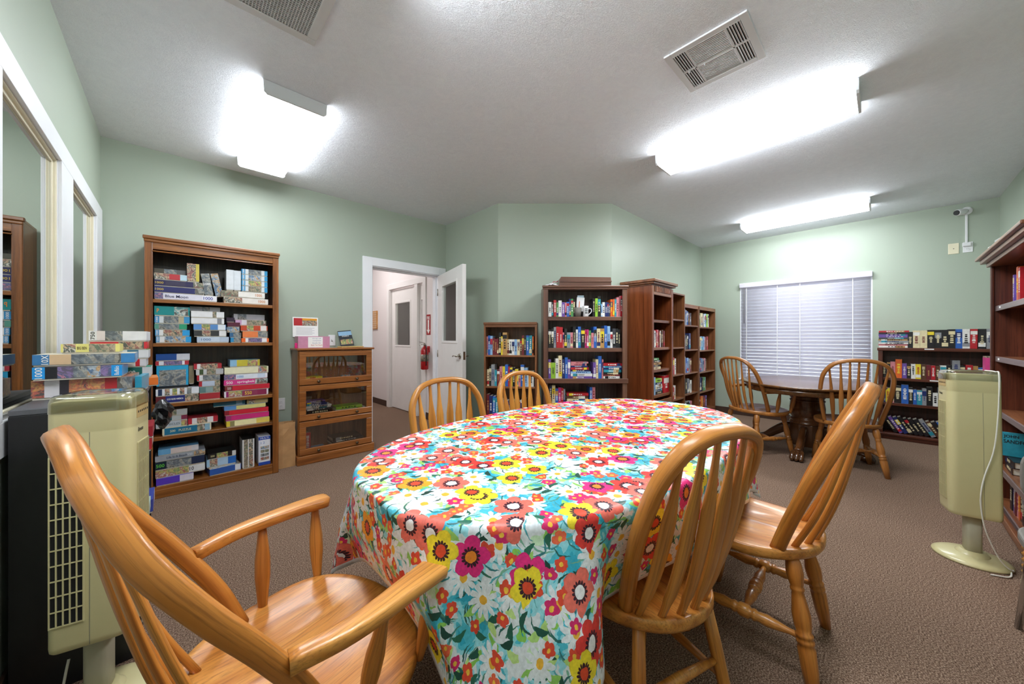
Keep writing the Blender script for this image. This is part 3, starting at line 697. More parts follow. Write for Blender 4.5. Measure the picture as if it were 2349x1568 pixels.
# flowered print: every motif is placed by cell noise on the flat cloth (uv in metres)
def floral():
    t = NT('floral_print'); uvn = t.new('ShaderNodeUVMap'); uvn.uv_map = 'UVMap'; base_v = uvn.outputs[0]
    wn = t.noise(base_v, 60, 2, .5)
    sub = t.new('ShaderNodeVectorMath', operation='SUBTRACT'); t.link(wn.outputs['Color'], sub.inputs[0]); sub.inputs[1].default_value = (.5, .5, .5)
    sc = t.new('ShaderNodeVectorMath', operation='SCALE'); t.link(sub.outputs[0], sc.inputs[0]); sc.inputs['Scale'].default_value = .010
    ad = t.new('ShaderNodeVectorMath', operation='ADD'); t.link(base_v, ad.inputs[0]); t.link(sc.outputs[0], ad.inputs[1]); warp = ad.outputs[0]
    tone = t.noise(base_v, 95, 3, .6); shade = t.ramp(tone.outputs[0], [(.3, (.80, .80, .80, 1)), (.65, (1.12, 1.12, 1.12, 1))])
    def cells(scale, off, rnd=.75):
        mp = t.mapping(warp, (scale, scale, 1), (off, off*.37, 0))
        v = t.new('ShaderNodeTexVoronoi', voronoi_dimensions='2D'); v.inputs['Scale'].default_value = 1; v.inputs['Randomness'].default_value = rnd; t.link(mp, v.inputs['Vector'])
        d = t.new('ShaderNodeVectorMath', operation='SUBTRACT'); t.link(mp, d.inputs[0]); t.link(v.outputs['Position'], d.inputs[1])
        sp = t.new('ShaderNodeSeparateXYZ'); t.link(d.outputs[0], sp.inputs[0])
        r = t.math('SQRT', t.math('ADD', t.math('MULTIPLY', sp.outputs[0], sp.outputs[0]), t.math('MULTIPLY', sp.outputs[1], sp.outputs[1])))
        an = t.math('ARCTAN2', sp.outputs[1], sp.outputs[0])
        sc_ = t.new('ShaderNodeSeparateColor'); t.link(v.outputs['Color'], sc_.inputs[0])
        return sp, r, an, sc_
    def less(a, b): return t.math('LESS_THAN', a, b)
    def petal(r, an, n, rot, R0, depth, power=1.0):
        c = t.math('ABSOLUTE', t.math('COSINE', t.math('ADD', t.math('MULTIPLY', an, n/2), rot)))
        if power != 1.0: c = t.math('POWER', c, power)
        return t.math('MULTIPLY', t.math('ADD', 1-depth, t.math('MULTIPLY', c, depth)), R0)
    # ground: white with aqua and pale-green washes
    g1 = t.noise(warp, 9, 3, .55, .6)
    col = t.ramp(g1.outputs[0], [(.0, lin('#2fa9c6')), (.42, lin('#4dbcd2')), (.475, lin('#9adbe6')), (.52, lin('#e0e4ea')), (.61, lin('#e4e7ec')), (.645, lin('#cfe9c8'))], 'CONSTANT')
    g2 = t.noise(t.mapping(warp, (1, 1, 1), (3, 7, 0)), 12, 2, .5, .8)
    col = t.mix(t.math('GREATER_THAN', g2.outputs[0], .63), col, lin('#8cc95a'))
    col = t.mix(t.math('GREATER_THAN', g2.outputs[0], .70), col, lin('#2f9fae'))
    # grass strokes and leaves: long thin ellipses with a random turn per cell
    def leaves(col, scale, off, L, Wd, c1, c2, keep, rnd=1.0):
        sp, r, an, q = cells(scale, off, rnd)
        th = t.math('MULTIPLY', q.outputs[0], 3.14)
        cs, sn = t.math('COSINE', th), t.math('SINE', th)
        u = t.math('ADD', t.math('MULTIPLY', sp.outputs[0], cs), t.math('MULTIPLY', sp.outputs[1], sn))
        w = t.math('SUBTRACT', t.math('MULTIPLY', sp.outputs[1], cs), t.math('MULTIPLY', sp.outputs[0], sn))
        w = t.math('ADD', w, t.math('MULTIPLY', t.math('MULTIPLY', u, u), .8))
        e = t.math('ADD', t.math('POWER', t.math('ABSOLUTE', t.math('DIVIDE', u, L)), 2.0), t.math('ABSOLUTE', t.math('DIVIDE', w, Wd)))
        mask = t.math('MULTIPLY', less(e, 1.0), less(q.outputs[1], keep))
        cc = t.mix(q.outputs[2], lin(c1), lin(c2))
        return t.mix(mask, col, cc)
    col = leaves(col, 15, 1.3, .60, .040, '#2d6b55', '#7fb8a0', .9)
    col = leaves(col, 17, 3.6, .60, .035, '#1d5a48', '#58b0c0', .9)
    col = leaves(col, 19, 5.9, .50, .050, '#1f4a3c', '#3d8f9a', .7)
    col = leaves(col, 17, 9.1, .40, .17, '#8fc95c', '#c5e08e', .6)
    col = leaves(col, 20, 4.4, .46, .16, '#123c34', '#2a6e58', .62)
    # daisies
    sp, r, an, q = cells(9.8, 2.7, .8)
    rot = t.math('MULTIPLY', q.outputs[0], 6.0)
    pr = petal(r, an, 11, rot, .44, .72, .55)
    on = less(q.outputs[1], .82)
    col = t.mix(t.math('MULTIPLY', less(r, pr), on), col, t.mix(t.math('MULTIPLY', r, 1.4), lin('#f0f1f4'), lin('#dde3ee')))
    col = t.mix(t.math('MULTIPLY', less(r, .105), on), col, lin('#f2b63c'))
    # small red and pink flowers in sprays
    for off, sca, keep in ((6.2, 21, .24), (8.8, 25, .20)):
        sp, r, an, q = cells(sca, off, .8); rot = t.math('MULTIPLY', q.outputs[0], 6.0)
        pr = petal(r, an, 5, rot, .46, .30); on = less(q.outputs[1], keep)
        c = t.ramp(q.outputs[2], [(0, lin('#e24b34')), (.45, lin('#d92a6d')), (.75, lin('#ef6a48'))], 'CONSTANT')
        col = t.mix(t.math('MULTIPLY', less(r, pr), on), col, c)
        col = t.mix(t.math('MULTIPLY', less(r, .13), on), col, lin('#f5c243'))
    # large poppies: pink, coral, yellow and orange with dark stamens
    for off, sca, keep, n in ((1.1, 8.6, .40, 5), (4.9, 8.0, .26, 6), (7.7, 9.2, .20, 5)):
        sp, r, an, q = cells(sca, off, .85); rot = t.math('MULTIPLY', q.outputs[0], 6.0)
        pr = petal(r, an, n, rot, .44, .34, .8); on = less(q.outputs[1], keep)
        c = t.ramp(q.outputs[2], [(0, lin('#dd3a34')), (.09, lin('#ec7263')), (.36, lin('#e62a80')), (.58, lin('#f6dc34')), (.82, lin('#f5a428'))], 'CONSTANT')
        ins = t.math('DIVIDE', r, pr)
        dk = t.new('ShaderNodeMix', data_type='RGBA', blend_type='MULTIPLY'); dk.inputs[0].default_value = 1.0
        t.link(c, dk.inputs[6]); t.link(t.ramp(ins, [(.2, (.80, .62, .6, 1)), (.55, (1, 1, 1, 1)), (.92, (1.0, 1.0, 1.0, 1)), (1, (.85, .8, .85, 1))]), dk.inputs[7])
        col = t.mix(t.math('MULTIPLY', less(r, pr), on), col, dk.outputs[2])
        st = petal(r, an, 15, rot, .215, .55, .35)
        col = t.mix(t.math('MULTIPLY', t.math('MULTIPLY', less(r, st), t.math('GREATER_THAN', r, .12)), on), col, lin('#3a1528'))
        cc = t.ramp(q.outputs[2], [(0, lin('#f3f0f4')), (.36, lin('#f08a2a')), (.58, lin('#d9492a'))], 'CONSTANT')
        col = t.mix(t.math('MULTIPLY', less(r, .125), on), col, cc)
    mm = t.new('ShaderNodeMix', data_type='RGBA', blend_type='MULTIPLY'); mm.inputs[0].default_value = .8
    t.link(col, mm.inputs[6]); t.link(shade, mm.inputs[7]); t.link(mm.outputs[2], t.b.inputs['Base Color'])
    wv = t.noise(base_v, 900, 1); t.bump(wv.outputs[0], .05, .0005)
    return t.fin(.38, .45)
floral()
plain('hem_white', '#e7e6ea', .6, .05, 200)
me = m.mesh('tablecloth', ['floral_print', 'hem_white'])
o = obj('tablecloth', me, None, None, (TX, TY, 0), solid=.0012)
tag(o, 'bright floral cloth with red, pink, yellow and white flowers draped over the long table', 'tablecloth')

# ---------------------------------------------------------------- round pedestal table
RX, RY, RZ = 4.84, .56, .74
t = thing('pedestal_table', 'dark round pedestal dining table with claw feet in front of the window', 'table', (RX, RY, 0))
N = 64
def rim(a, b): return [(a*math.cos(2*PI*i/N), b*math.sin(2*PI*i/N)) for i in range(N)]
m = MB(); prf = [(.0, RZ), (.665, RZ), (.678, RZ-.004), (.68, RZ-.012), (.672, RZ-.020), (.660, RZ-.026), (.0, RZ-.026)]
vs = []; fs = []
for r_, z_ in prf:
    e = max(r_, .01); vs += [(x, y*.585/.68+0, z_) for x, y in rim(e, e)]
for a in range(len(prf)-1):
    for i in range(N):
        j = (i+1) % N; fs.append((a*N+i, (a+1)*N+i, (a+1)*N+j, a*N+j))
fs += [tuple(range(N)), tuple((len(prf)-1)*N+i for i in range(N-1, -1, -1))]
m.add(vs, fs, 0, True); obj('tabletop', m, 'walnut_x', t)
m = MB(); m.prism(rim(.63, .535), RZ-.085, RZ-.026, sm=True); obj('apron', m, 'walnut_x', t)
q = MB(); q.lathe((0, 0, RZ-.085), (0, 0, .30), [(0, .14), (.17, .14), (.19, .148), (.23, .148), (.24, .140), (.28, .140), (.29, .149), (.33, .149), (.35, .142), (.52, .150), (.70, .150), (.78, .138), (.82, .130), (.83, .145), (.88, .145), (.90, .135), (.95, .15), (1, .15)], 32); obj('pedestal', q, 'walnut_z', t)
q = MB(); q.prism([(.15*math.cos(PI/8+PI/4*i), .15*math.sin(PI/8+PI/4*i)) for i in range(8)], .075, .30); obj('pedestal_base', q, 'walnut_z', t, bevel=.004)
for kx in range(4):
    a = R(177+90*kx); ca_, sa_ = math.cos(a), math.sin(a)
    def L_(r_, z_): return (ca_*r_, sa_*r_, z_)
    q = MB(); pth = smooth_path([L_(.10, .225), L_(.18, .235), L_(.28, .17), L_(.36, .105), L_(.43, .085)], 16)
    q.sweep(pth, lerp_prof([(0, .035), (1, .03)], 16), lerp_prof([(0, .06), (.5, .045), (1, .03)], 16), (0, 0, 1), 12, 3.2); leg = obj('leg', q, 'walnut_z', t)
    q = MB(); perp = Vector((-sa_, ca_, 0))
    for off in (-.036, 0, .036):
        b0 = Vector(L_(.40, .085))+perp*off*.7; b1 = Vector(L_(.455, .07))+perp*off; b2 = Vector(L_(.485, .035))+perp*off; b3 = Vector(L_(.49, .012))+perp*off
        q.sweep(smooth_path([b0, b1, b2, b3], 10), [.016, .018, .020, .019, .018, .019, .021, .021, .019, .017, .012], [.018]*11, (ca_, sa_, .4), 10)
    q.sweep([L_(.41, .045), L_(.46, .035)], [.045]*2, [.035]*2, (0, 0, 1), 10, 3); obj('claw_foot', q, 'walnut_z', leg)

# ---------------------------------------------------------------- bookcases
def bookcase(name, label, loc, rz, Wd, D, Hc, zs, mats, st=.02, lip=.028, stile=0.0, header=0.0, kick=.07, crown=(), cat='bookcase', lipmat=None, backz=0, group=None, top_over=0, shelf_y=.012):
    """local x runs left to right seen from the front, y goes into the case"""
    mx, mz, mb = mats; lipmat = lipmat or mx
    t = thing(name, label, cat, loc, rz, group)
    for x in (0, Wd-st): obj('side_panel', MB().box(x, x+st, 0, D, 0, Hc-.02), mz, t, bevel=.002)
    obj('back_panel', MB().box(st, Wd-st, D-.008, D, backz, Hc-.02), mb, t)
    obj('top_panel', MB().box(-top_over, Wd+top_over, -top_over, D, Hc-.02, Hc), mx, t, bevel=.003)
    for z in zs:
        s = obj('shelf', MB().box(st, Wd-st, shelf_y, D-.008, z-.02, z), mx, t, bevel=.0015)
        obj('shelf_edge', MB().box(st, Wd-st, shelf_y-.008, shelf_y, z-lip, z), lipmat, s, bevel=.002)
    if stile:
        for x0 in (-.004, Wd-stile+.004): obj('stile', MB().box(x0, x0+stile, -.016, 0, 0, Hc-.02), mz, t, bevel=.005)
    if header: obj('header', MB().box(st, Wd-st, -.012 if stile else .002, .004, Hc-.02-header, Hc-.02), mx, t, bevel=.003)
    if kick: obj('base_panel', MB().box(st if not stile else stile-.004, Wd-st if not stile else Wd-stile+.004, -.012 if stile else .004, .01, 0, kick), mx, t, bevel=.003)
    for x0, x1, y0, y1, z0, z1 in crown: obj('crown_moulding', MB().box(x0, x1, y0, y1, z0, z1), mx, t, bevel=.005)
    return t
DIAG = YAW-PI/2
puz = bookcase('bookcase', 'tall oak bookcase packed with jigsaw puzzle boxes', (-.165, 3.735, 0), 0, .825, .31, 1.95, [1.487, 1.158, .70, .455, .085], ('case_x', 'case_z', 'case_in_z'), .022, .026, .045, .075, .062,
    [(-.012, .837, -.030, .0, 1.925, 1.95), (-.006, .831, -.024, .0, 1.905, 1.925), (.036, .789, -.020, -.010, 1.835, 1.845)], shelf_y=.004)
short = bookcase('bookcase', 'short brown bookcase of books right of the open door', (2.285, 2.823, 0), DIAG-R(8), .54, .25, 1.36, [1.025, .706, .385, .07], ('small_x', 'small_z', 'small_back'), .018, .018, 0, .03, .06, [(-.004, .544, -.008, 0, 1.335, 1.36)])
dark = bookcase('bookcase', 'tall dark walnut bookcase with a wide top on the diagonal wall', (2.744, 2.415, 0), DIAG, .853, .30, 1.735, [1.42, 1.097, .777, .51, .08], ('wal_x', 'wal_z', 'wal_back'), .022, .040, .050, .02, .07,
    [(-.016, .869, -.032, .0, 1.718, 1.738), (-.010, .863, -.024, .0, 1.700, 1.716), (-.012, .865, -.028, -.012, .735, .785)])
tall = bookcase('bookcase', 'tall red-brown bookcase with a dentil crown and broad side panel', (3.765, 1.755, 0), 0, .55, .355, 1.80, [1.405, 1.094, .845, .557, .08], ('red_x', 'red_z', 'red_back'), .022, .030, .045, .10, .07,
    [(-.035, .585, -.060, .355, 1.815, 1.845), (-.022, .572, -.040, .355, 1.795, 1.815)])
for i in range(11): obj('dentil', MB().box(.062+i*.040, .084+i*.040, -.022, -.010, 1.715, 1.775), 'red_z', tall)
obj('drawer_front', MB().box(.045, .505, -.018, -.004, .30, .50), 'red_x', tall, bevel=.004)
c2 = bookcase('bookcase', 'narrow brown bookcase beside the tall crowned bookcase', (4.335, 1.80, 0), 0, .51, .305, 1.77, [1.44, 1.085, .74, .43, .08], ('small_x', 'small_z', 'small_back'), .018, .02, 0, .0, .06)
c3 = bookcase('bookcase', 'low brown bookcase, third along the wall towards the window', (4.87, 1.82, 0), 0, .53, .285, 1.66, [1.378, 1.047, .73, .447, .15], ('small_x', 'small_z', 'small_back'), .018, .02, 0, .03, .13)
c4 = bookcase('bookcase', 'low brown bookcase at the end of the wall beside the window', (5.425, 1.82, 0), 0, .70, .285, 1.66, [1.367, 1.026, .711, .422, .14], ('small_x', 'small_z', 'small_back'), .018, .02, 0, .03, .12)
low = bookcase('bookcase', 'low mahogany bookcase of books under the security camera', (6.165, .045, 0), -PI/2, .86, .24, 1.085, [.729, .432, .075], ('mah_x', 'mah_z', 'mah_back'), .022, .03, .04, .0, .06,
    [(-.012, .872, -.028, .0, 1.050, 1.085), (-.006, .866, -.03, -.012, .045, .072)])
ecase = bookcase('bookcase', 'dark corner bookcase with pale sheen on its shelf edges at the right edge', (4.20, -.535, 0), PI, 1.15, .30, 1.76, [1.42, 1.068, .70, .32, .085], ('red_x', 'mah_z', 'red_back'), .022, .036, .035, .02, .06,
    [(-.065, 1.20, -.075, .30, 1.755, 1.775), (-.045, 1.18, -.055, .30, 1.728, 1.755), (-.020, 1.16, -.03, .30, 1.70, 1.728), (-.008, 1.15, -.032, -.012, .05, .088)], lipmat='edge_sheen')

# ---------------------------------------------------------------- books
PAL = dict(W=('e4e3df', 'white'), C=('dccfa6', 'cream'), K=('1b1a1e', 'black'), D=('3b3b42', 'dark grey'), G=('8f9196', 'grey'), N=('1f2d66', 'navy'), B=('2a60b4', 'blue'), L=('8db4da', 'light blue'),
    T=('2a92a6', 'teal'), R=('b51f2a', 'red'), M=('6c1f29', 'maroon'), P=('cf8189', 'pink'), H=('bf2a72', 'hot pink'), O=('dd6526', 'orange'), Y=('e6cf33', 'yellow'), A=('b58b52', 'tan'), E=('4e8f50', 'green'),
    F=('95c43c', 'lime green'), V=('6b4b9c', 'violet'), S=('5b3a28', 'brown'))
for k_, (hx, _) in PAL.items(): plain('cover_'+k_, '#'+hx, .35, .10, 40, coat=.15)
MARK = dict(W='K', C='M', K='C', D='W', G='N', N='W', B='W', L='N', T='W', R='W', M='A', P='M', H='W', O='Y', Y='R', A='K', E='W', F='K', V='W', S='C')
def ordn(n):
    w = ['', 'first', 'second', 'third', 'fourth', 'fifth', 'sixth', 'seventh', 'eighth', 'ninth', 'tenth', 'eleventh', 'twelfth']
    return w[n] if n < len(w) else '%d%s' % (n, 'th' if 10 <= n % 100 <= 20 else {1: 'st', 2: 'nd', 3: 'rd'}.get(n % 10, 'th'))
br = random.Random(3)
def book(case, x, z, w, h, d, code, label, group, y0=.025, lean=0, flat=False, yaw=0, band=None, marks=True):
    """upright: w = spine width, h = height; flat: h runs along x, w is the thickness"""
    M = Matrix.Translation(case.location) @ Matrix.Rotation(case.rotation_euler.z, 4, 'Z')
    b = MB(); c = .0022
    def bx(x0, x1, y0_, y1_, z0, z1, mi): 
        if flat: b.box(z0, z1, y0_, y1_, x0, x1, mi)
        else: b.box(x0, x1, y0_, y1_, z0, z1, mi)
    bx(0, c, 0, d, 0, h, 0); bx(w-c, w, 0, d, 0, h, 0); bx(c, w-c, 0, c, 0, h, 0); bx(c, w-c, c, d-.004, .003, h-.004, 1)
    if marks:
        if band is None: band = br.choice([(.0, 0), (.72, .18), (.1, .2), (.55, .3), (0, 0)])
        if band[1]: bx(w*.02, w*.98, -.0004, .0005, h*band[0], h*(band[0]+band[1]), 2)
        n = br.randint(4, 8); a = h*br.uniform(.22, .32); e = h*br.uniform(.62, .88)
        for i in range(n):
            p = a+(e-a)*i/n; q = (e-a)/n*br.uniform(.45, .85); wd = br.uniform(.14, .26); bx(w*(.5-wd), w*(.5+wd), -.0007, .0002, p, p+q, 3)
    mk = MARK[code]; bc = br.choice('WCKRNYTGA')
    if bc == code: bc = mk
    me = b.mesh('book', ['cover_'+code, 'paper', 'cover_'+bc, 'cover_'+mk])
    o = obj('book', me, None, None, M @ Vector((x, y0, z+.0006)), (0, lean, case.rotation_euler.z+yaw))
    return tag(o, label, 'book', group)
def row(case, x, z, spec, unit, where, group, d=.15, y0=.022, lean=0, gap=.0007, first=1, xmax=None):
    n = first
    for tok in spec.split():
        if tok[0] == '_': x += float(tok[1:])*unit; continue
        code = tok[0]; a, hh = tok[1:].split('.'); w = float(a)*unit; h = float('.'+hh)
        if xmax and x+w > xmax: break
        l = lean if lean else (br.uniform(-.02, .02) if br.random() < .2 else 0)
        if l and not lean: x += h*math.sin(max(0, -l))
        book(case, x, z, w, h, d*br.uniform(.9, 1.05), code, '%s book, %s from left on %s' % (PAL[code][1], ordn(n), where), group, y0+br.uniform(0, .012), l)
        x += (w/math.cos(l) if l else w)+gap+(h*math.sin(max(0, l)) if not lean else 0); n += 1
        if xmax and x > xmax: break
    return x, n
def pile(case, x, z, spec, where, group, d=.13, y0=.025):
    """books lying flat, bottom first: code, thickness mm, length mm"""
    n = 1
    for tok in spec.split():
        code = tok[0]; th, ln = tok[1:].split('.'); th = float(th)/1000; ln = float('.'+ln)
        book(case, x+br.uniform(-.004, .004), z, th, ln, d, code, '%s book, %s up in the pile on %s' % (PAL[code][1], ordn(n), where), group, y0+br.uniform(0, .01), 0, True, br.uniform(-.02, .02))
        z += th+.0009; n += 1
u = .000447
g = 'books on the tall walnut bookcase'
xx, nn_ = row(dark, .052, 1.42, 'W70.152 D45.15 R57.172 E52.148 W72.168 V72.15 P38.146 B60.154 N40.186 E52.186 K30.18', u, "walnut bookcase's top shelf", g)
row(dark, .512, 1.42, 'K50.19 F58.19 K72.214 L35.13 W56.15 N52.15 N40.147 D34.14 O46.18 O40.18 T40.18 P56.2 P26.215 R44.218', u, "walnut bookcase's top shelf", g, first=nn_)
row(dark, .052, 1.097, 'K28.19 K22.2 G25.215 R25.22 R38.215 P15.16 K26.2 G34.16 P26.16 K28.22 W20.19 B28.22 K38.2 H18.19 H18.19 E25.18 P25.155 B30.22 C35.2 A38.2 B28.23 L28.225 W22.165 D30.2 K25.2 K22.19', .001035, "walnut bookcase's second shelf", g)
w3 = "walnut bookcase's third shelf"
xx, nn_ = row(dark, .052, .777, 'V25.2 F45.165 W28.21 C35.24 N25.2 B28.22 V26.2', .00104, w3, g)
pile(dark, .285, .777, 'V24.225 W28.225 L20.21 N18.19 R24.185 N16.175 P22.165 P16.18', "middle of walnut bookcase's third shelf", g)
xx, nn_ = row(dark, .515, .777, 'V28.17 C25.2 B32.235 P12.2', .00104, w3, g, first=nn_)
pile(dark, .625, .777, 'W26.17 M16.18 K22.18 T26.18 N20.19 L18.19 R26.195', "right end of walnut bookcase's third shelf", g)
w4 = "walnut bookcase's fourth shelf"
xx, nn_ = row(dark, .06, .51, 'K28.2 C32.2 B30.165 H26.175 R22.17 G18.16', .00104, w4, g)
pile(dark, .245, .51, 'N20.22 C38.22 S30.225 R26.225', w4, g)
row(dark, .478, .51, 'B26.18 P28.18', .00104, w4, g, first=nn_)
g = 'books on the short brown bookcase'; u = .00102
row(short, .022, 1.025, 'P15.19 B22.2 L22.195 M20.175 M25.165 M15.17 K22.23 Y15.19 A44.23 C22.16 W25.16 W25.16 L25.16 C28.16 S20.16 M20.2 K20.2 B28.2 T28.2 O12.19', u, "the short bookcase's top shelf", g)
row(short, .026, .706, 'C22.17 K20.2 G35.22 T22.165 M25.17 P30.2 Y25.2 B30.22 R15.2 Y28.19 K25.19 Y32.175 P22.15 B35.22 L35.19 W60.155', u, "the short bookcase's second shelf", g)
row(short, .022, .385, 'M28.235 N30.22 B28.215 T25.2 E20.19 K30.18 L24.18 V28.17 D30.18 Y22.175 K40.17 R24.165 W30.18 S26.19', u, "the short bookcase's third shelf", g)
g = 'books on the tall crowned bookcase'; u = .0011
row(tall, .05, 1.405, 'G32.17', u, "the crowned bookcase's top shelf", g)
row(tall, .05, 1.094, 'K30.21 G22.19 D30.2 W26.19 K20.18 R30.2 P26.2 M24.19 W26.19 K24.18 S30.2 M26.19', u, "the crowned bookcase's second shelf", g)
xx, nn_ = row(tall, .05, .845, 'W26.16 A24.15', u, "the crowned bookcase's third shelf", g)
pile(tall, xx+.005, .845, 'C26.2 K24.19 A26.2 K22.18 E24.17', "the crowned bookcase's third shelf", g)
xx, nn_ = row(tall, .05, .557, 'K24.2 G26.2 W26.21 L24.2', u, "the crowned bookcase's fourth shelf", g)
pile(tall, xx+.005, .557, 'K30.2 G28.19 W26.2 W24.18 N24.17 F40.17', "the crowned bookcase's fourth shelf", g)
row(tall, xx+.215, .557, 'R130.2', u, "the crowned bookcase's fourth shelf", g, first=nn_)
g = 'books on the narrow bookcase'; u = .0017
row(c2, .03, 1.085, 'G40.2 W30.2 M26.19', u, "the narrow bookcase's second shelf", g)
row(c2, .03, .74, 'M40.21 K24.2 R60.215 W20.2', u, "the narrow bookcase's third shelf", g)
row(c2, .03, .43, 'M40.16 A40.18 R30.15 W24.17', u, "the narrow bookcase's fourth shelf", g)
g = 'books on the third bookcase along the wall'; wn_ = "third wall bookcase's %s shelf"
row(c3, .02, 1.378, 'K24.2 L28.21 G24.2 B34.19 K20.18 M20.16 D26.17', u, wn_ % 'top', g)
row(c3, .02, 1.047, 'W26.18 G26.19 K40.2 K30.2 N36.22', u, wn_ % 'second', g)
row(c3, .02, .73, 'W26.2 C36.22 B26.2 L34.2 G24.19 M24.19', u, wn_ % 'third', g)
row(c3, .02, .447, 'K26.21 W26.21 K40.2 G30.2 D26.19 W34.17', u, wn_ % 'fourth', g)
row(c3, .02, .15, 'L30.15 K26.17 W24.17 K50.18 L30.18 P20.18', u, wn_ % 'bottom', g)
g = 'books on the wall bookcase beside the window'; wn_ = "%s shelf of bookcase beside the window"
row(c4, .02, 1.367, 'W34.17 E26.2 C46.2 D30.2 W22.19 L34.2 F60.2 W22.2', u, wn_ % 'top', g)
row(c4, .02, 1.026, 'Y40.2 C24.19 L34.2 T24.19 L34.2 P24.19 M30.2 R30.2', u, wn_ % 'second', g)
row(c4, .02, .711, 'P30.2 B26.2 N34.2 L26.19 G30.18 P34.19 K24.18', u, wn_ % 'third', g)
row(c4, .02, .422, 'P34.2 Y20.19 N40.2 K24.2 E50.2 L30.19', u, wn_ % 'fourth', g)
row(c4, .02, .14, 'L34.16 W34.16 O50.21 M26.2 M34.19 V30.2', u, wn_ % 'bottom', g)
g = 'books on low mahogany bookcase'; u = .00113
xx, nn_ = row(low, .235, 1.086, 'K36.185 C46.2 C48.2 K44.205 K44.205 K42.205 K42.21 B42.21 W44.21 R42.21 K44.21 G44.21', u, 'top of low mahogany bookcase', g, .14)
pile(low, .0, 1.086, 'W22.25 P20.245 W16.24 G22.245 A18.245 D18.24 V18.25 V22.245 K18.24 R20.245', 'the left end of low mahogany bookcase', g)
pile(low, xx+.006, 1.086, 'O20.3 A20.3 M20.3 S20.3 O20.3 E20.3 N20.3 C20.3 E22.3 B22.3 R22.3', 'the right end of low mahogany bookcase', g)
row(low, .024, .729, 'K38.15 A24.18 P34.19 O46.22 V32.175 K28.16 W30.17 Y35.17 S35.17 M30.165 R28.16 S28.155 W38.165 K35.17 G48.225 K30.17 R42.18 A30.17 B38.155 R38.155 K45.19 K35.19 T40.135', u, "low mahogany bookcase's upper shelf", g, .14, xmax=.80)
row(low, .024, .432, 'N30.15 Y30.17 P30.17 K50.2 B50.22 K30.19 B25.17 T35.165 G28.19 K40.21 W32.15 G48.21 A35.18 D40.18 E30.18 K30.19 M34.2 K34.2 N30.2 K36.2 S30.19', u, "low mahogany bookcase's middle shelf", g, .14, xmax=.80)
row(low, .13, .075, 'K30.19 V26.2 N30.2 K28.21 K26.2 K28.2 K32.2 G32.2 S28.19 K30.19 B34.2 O34.2 K30.2 M30.2 D30.2', u, "low mahogany bookcase's bottom shelf", g, .14, lean=R(-29), gap=.004, xmax=.72)
g = 'books on the dark corner bookcase'; u = .00105
row(ecase, .19, 1.42, 'V30.19 B50.185 O40.23 R40.22', u, "the corner bookcase's top shelf", g, .15, .05)
row(ecase, .25, .085, 'K46.205 W34.2 V30.19 M34.2 P34.19 O30.2 K40.2 W34.2 K34.19', u, "the corner bookcase's bottom shelf", g, .15, .03)
pile(ecase, .10, .32, 'K42.22 K40.23', "the corner bookcase's lower shelf", g, .15, .03)
b = book(ecase, .165, .405, .03, .155, .14, 'T', 'blue novel with its cover facing out on the corner bookcase', g, .150, 0, False, R(174), marks=False)
M_ = Matrix.Translation(ecase.location) @ Matrix.Rotation(PI, 4, 'Z')
for i, s_ in enumerate(('JOHN', 'SANDFORD')): lettering(b, s_, 'ink_black', (-.0008, .100 if i == 0 else .068, .130-.032*i), .06 if i == 0 else .125, .024, (PI/2, 0, -PI/2), bold=.02)

# ---------------------------------------------------------------- jigsaw puzzle boxes
def cc(h):
    n = 'ink_'+h; plain(n, '#'+h, .3, .06, 30, coat=.15); return n
PR = dict(a=['2c2a28', '7b6a52', 'b9a684', '56704a', '8b3b2c', 'd8d2c4'], b=['1d3a5a', '3f78a8', 'b8c8d4', 'e0b070', '5a4a40', '8f9aa0'], c=['5a1f28', 'a8483c', 'd8b890', '3b4a3a', 'e8e0d0', '7a5a48'],
    d=['20344a', '46586a', '7d8a90', 'b4b0a4', '2f3c34', '5f5348'], e=['3a5a30', '7fa050', 'd8c860', 'c05a50', 'e8e4d8', '5a80a0'], f=['1a1420', '503a6a', '8a6ab0', '2a4a8a', 'd07aa0', '182028'],
    g=['d8431c', 'ee7a30', 'f2a648', 'c8482a', '3a2a28', 'f0b870'], h=['1c7a86', '58b0b0', 'e0e4dc', '2b3b3a', 'b05a40', '8fc0b8'])
for k_, v_ in PR.items(): printed('print_'+k_, ['#'+c_ for c_ in v_], 17)
def mt(s): return s if s in MATS else ('print_'+s if len(s) == 1 else cc(s))
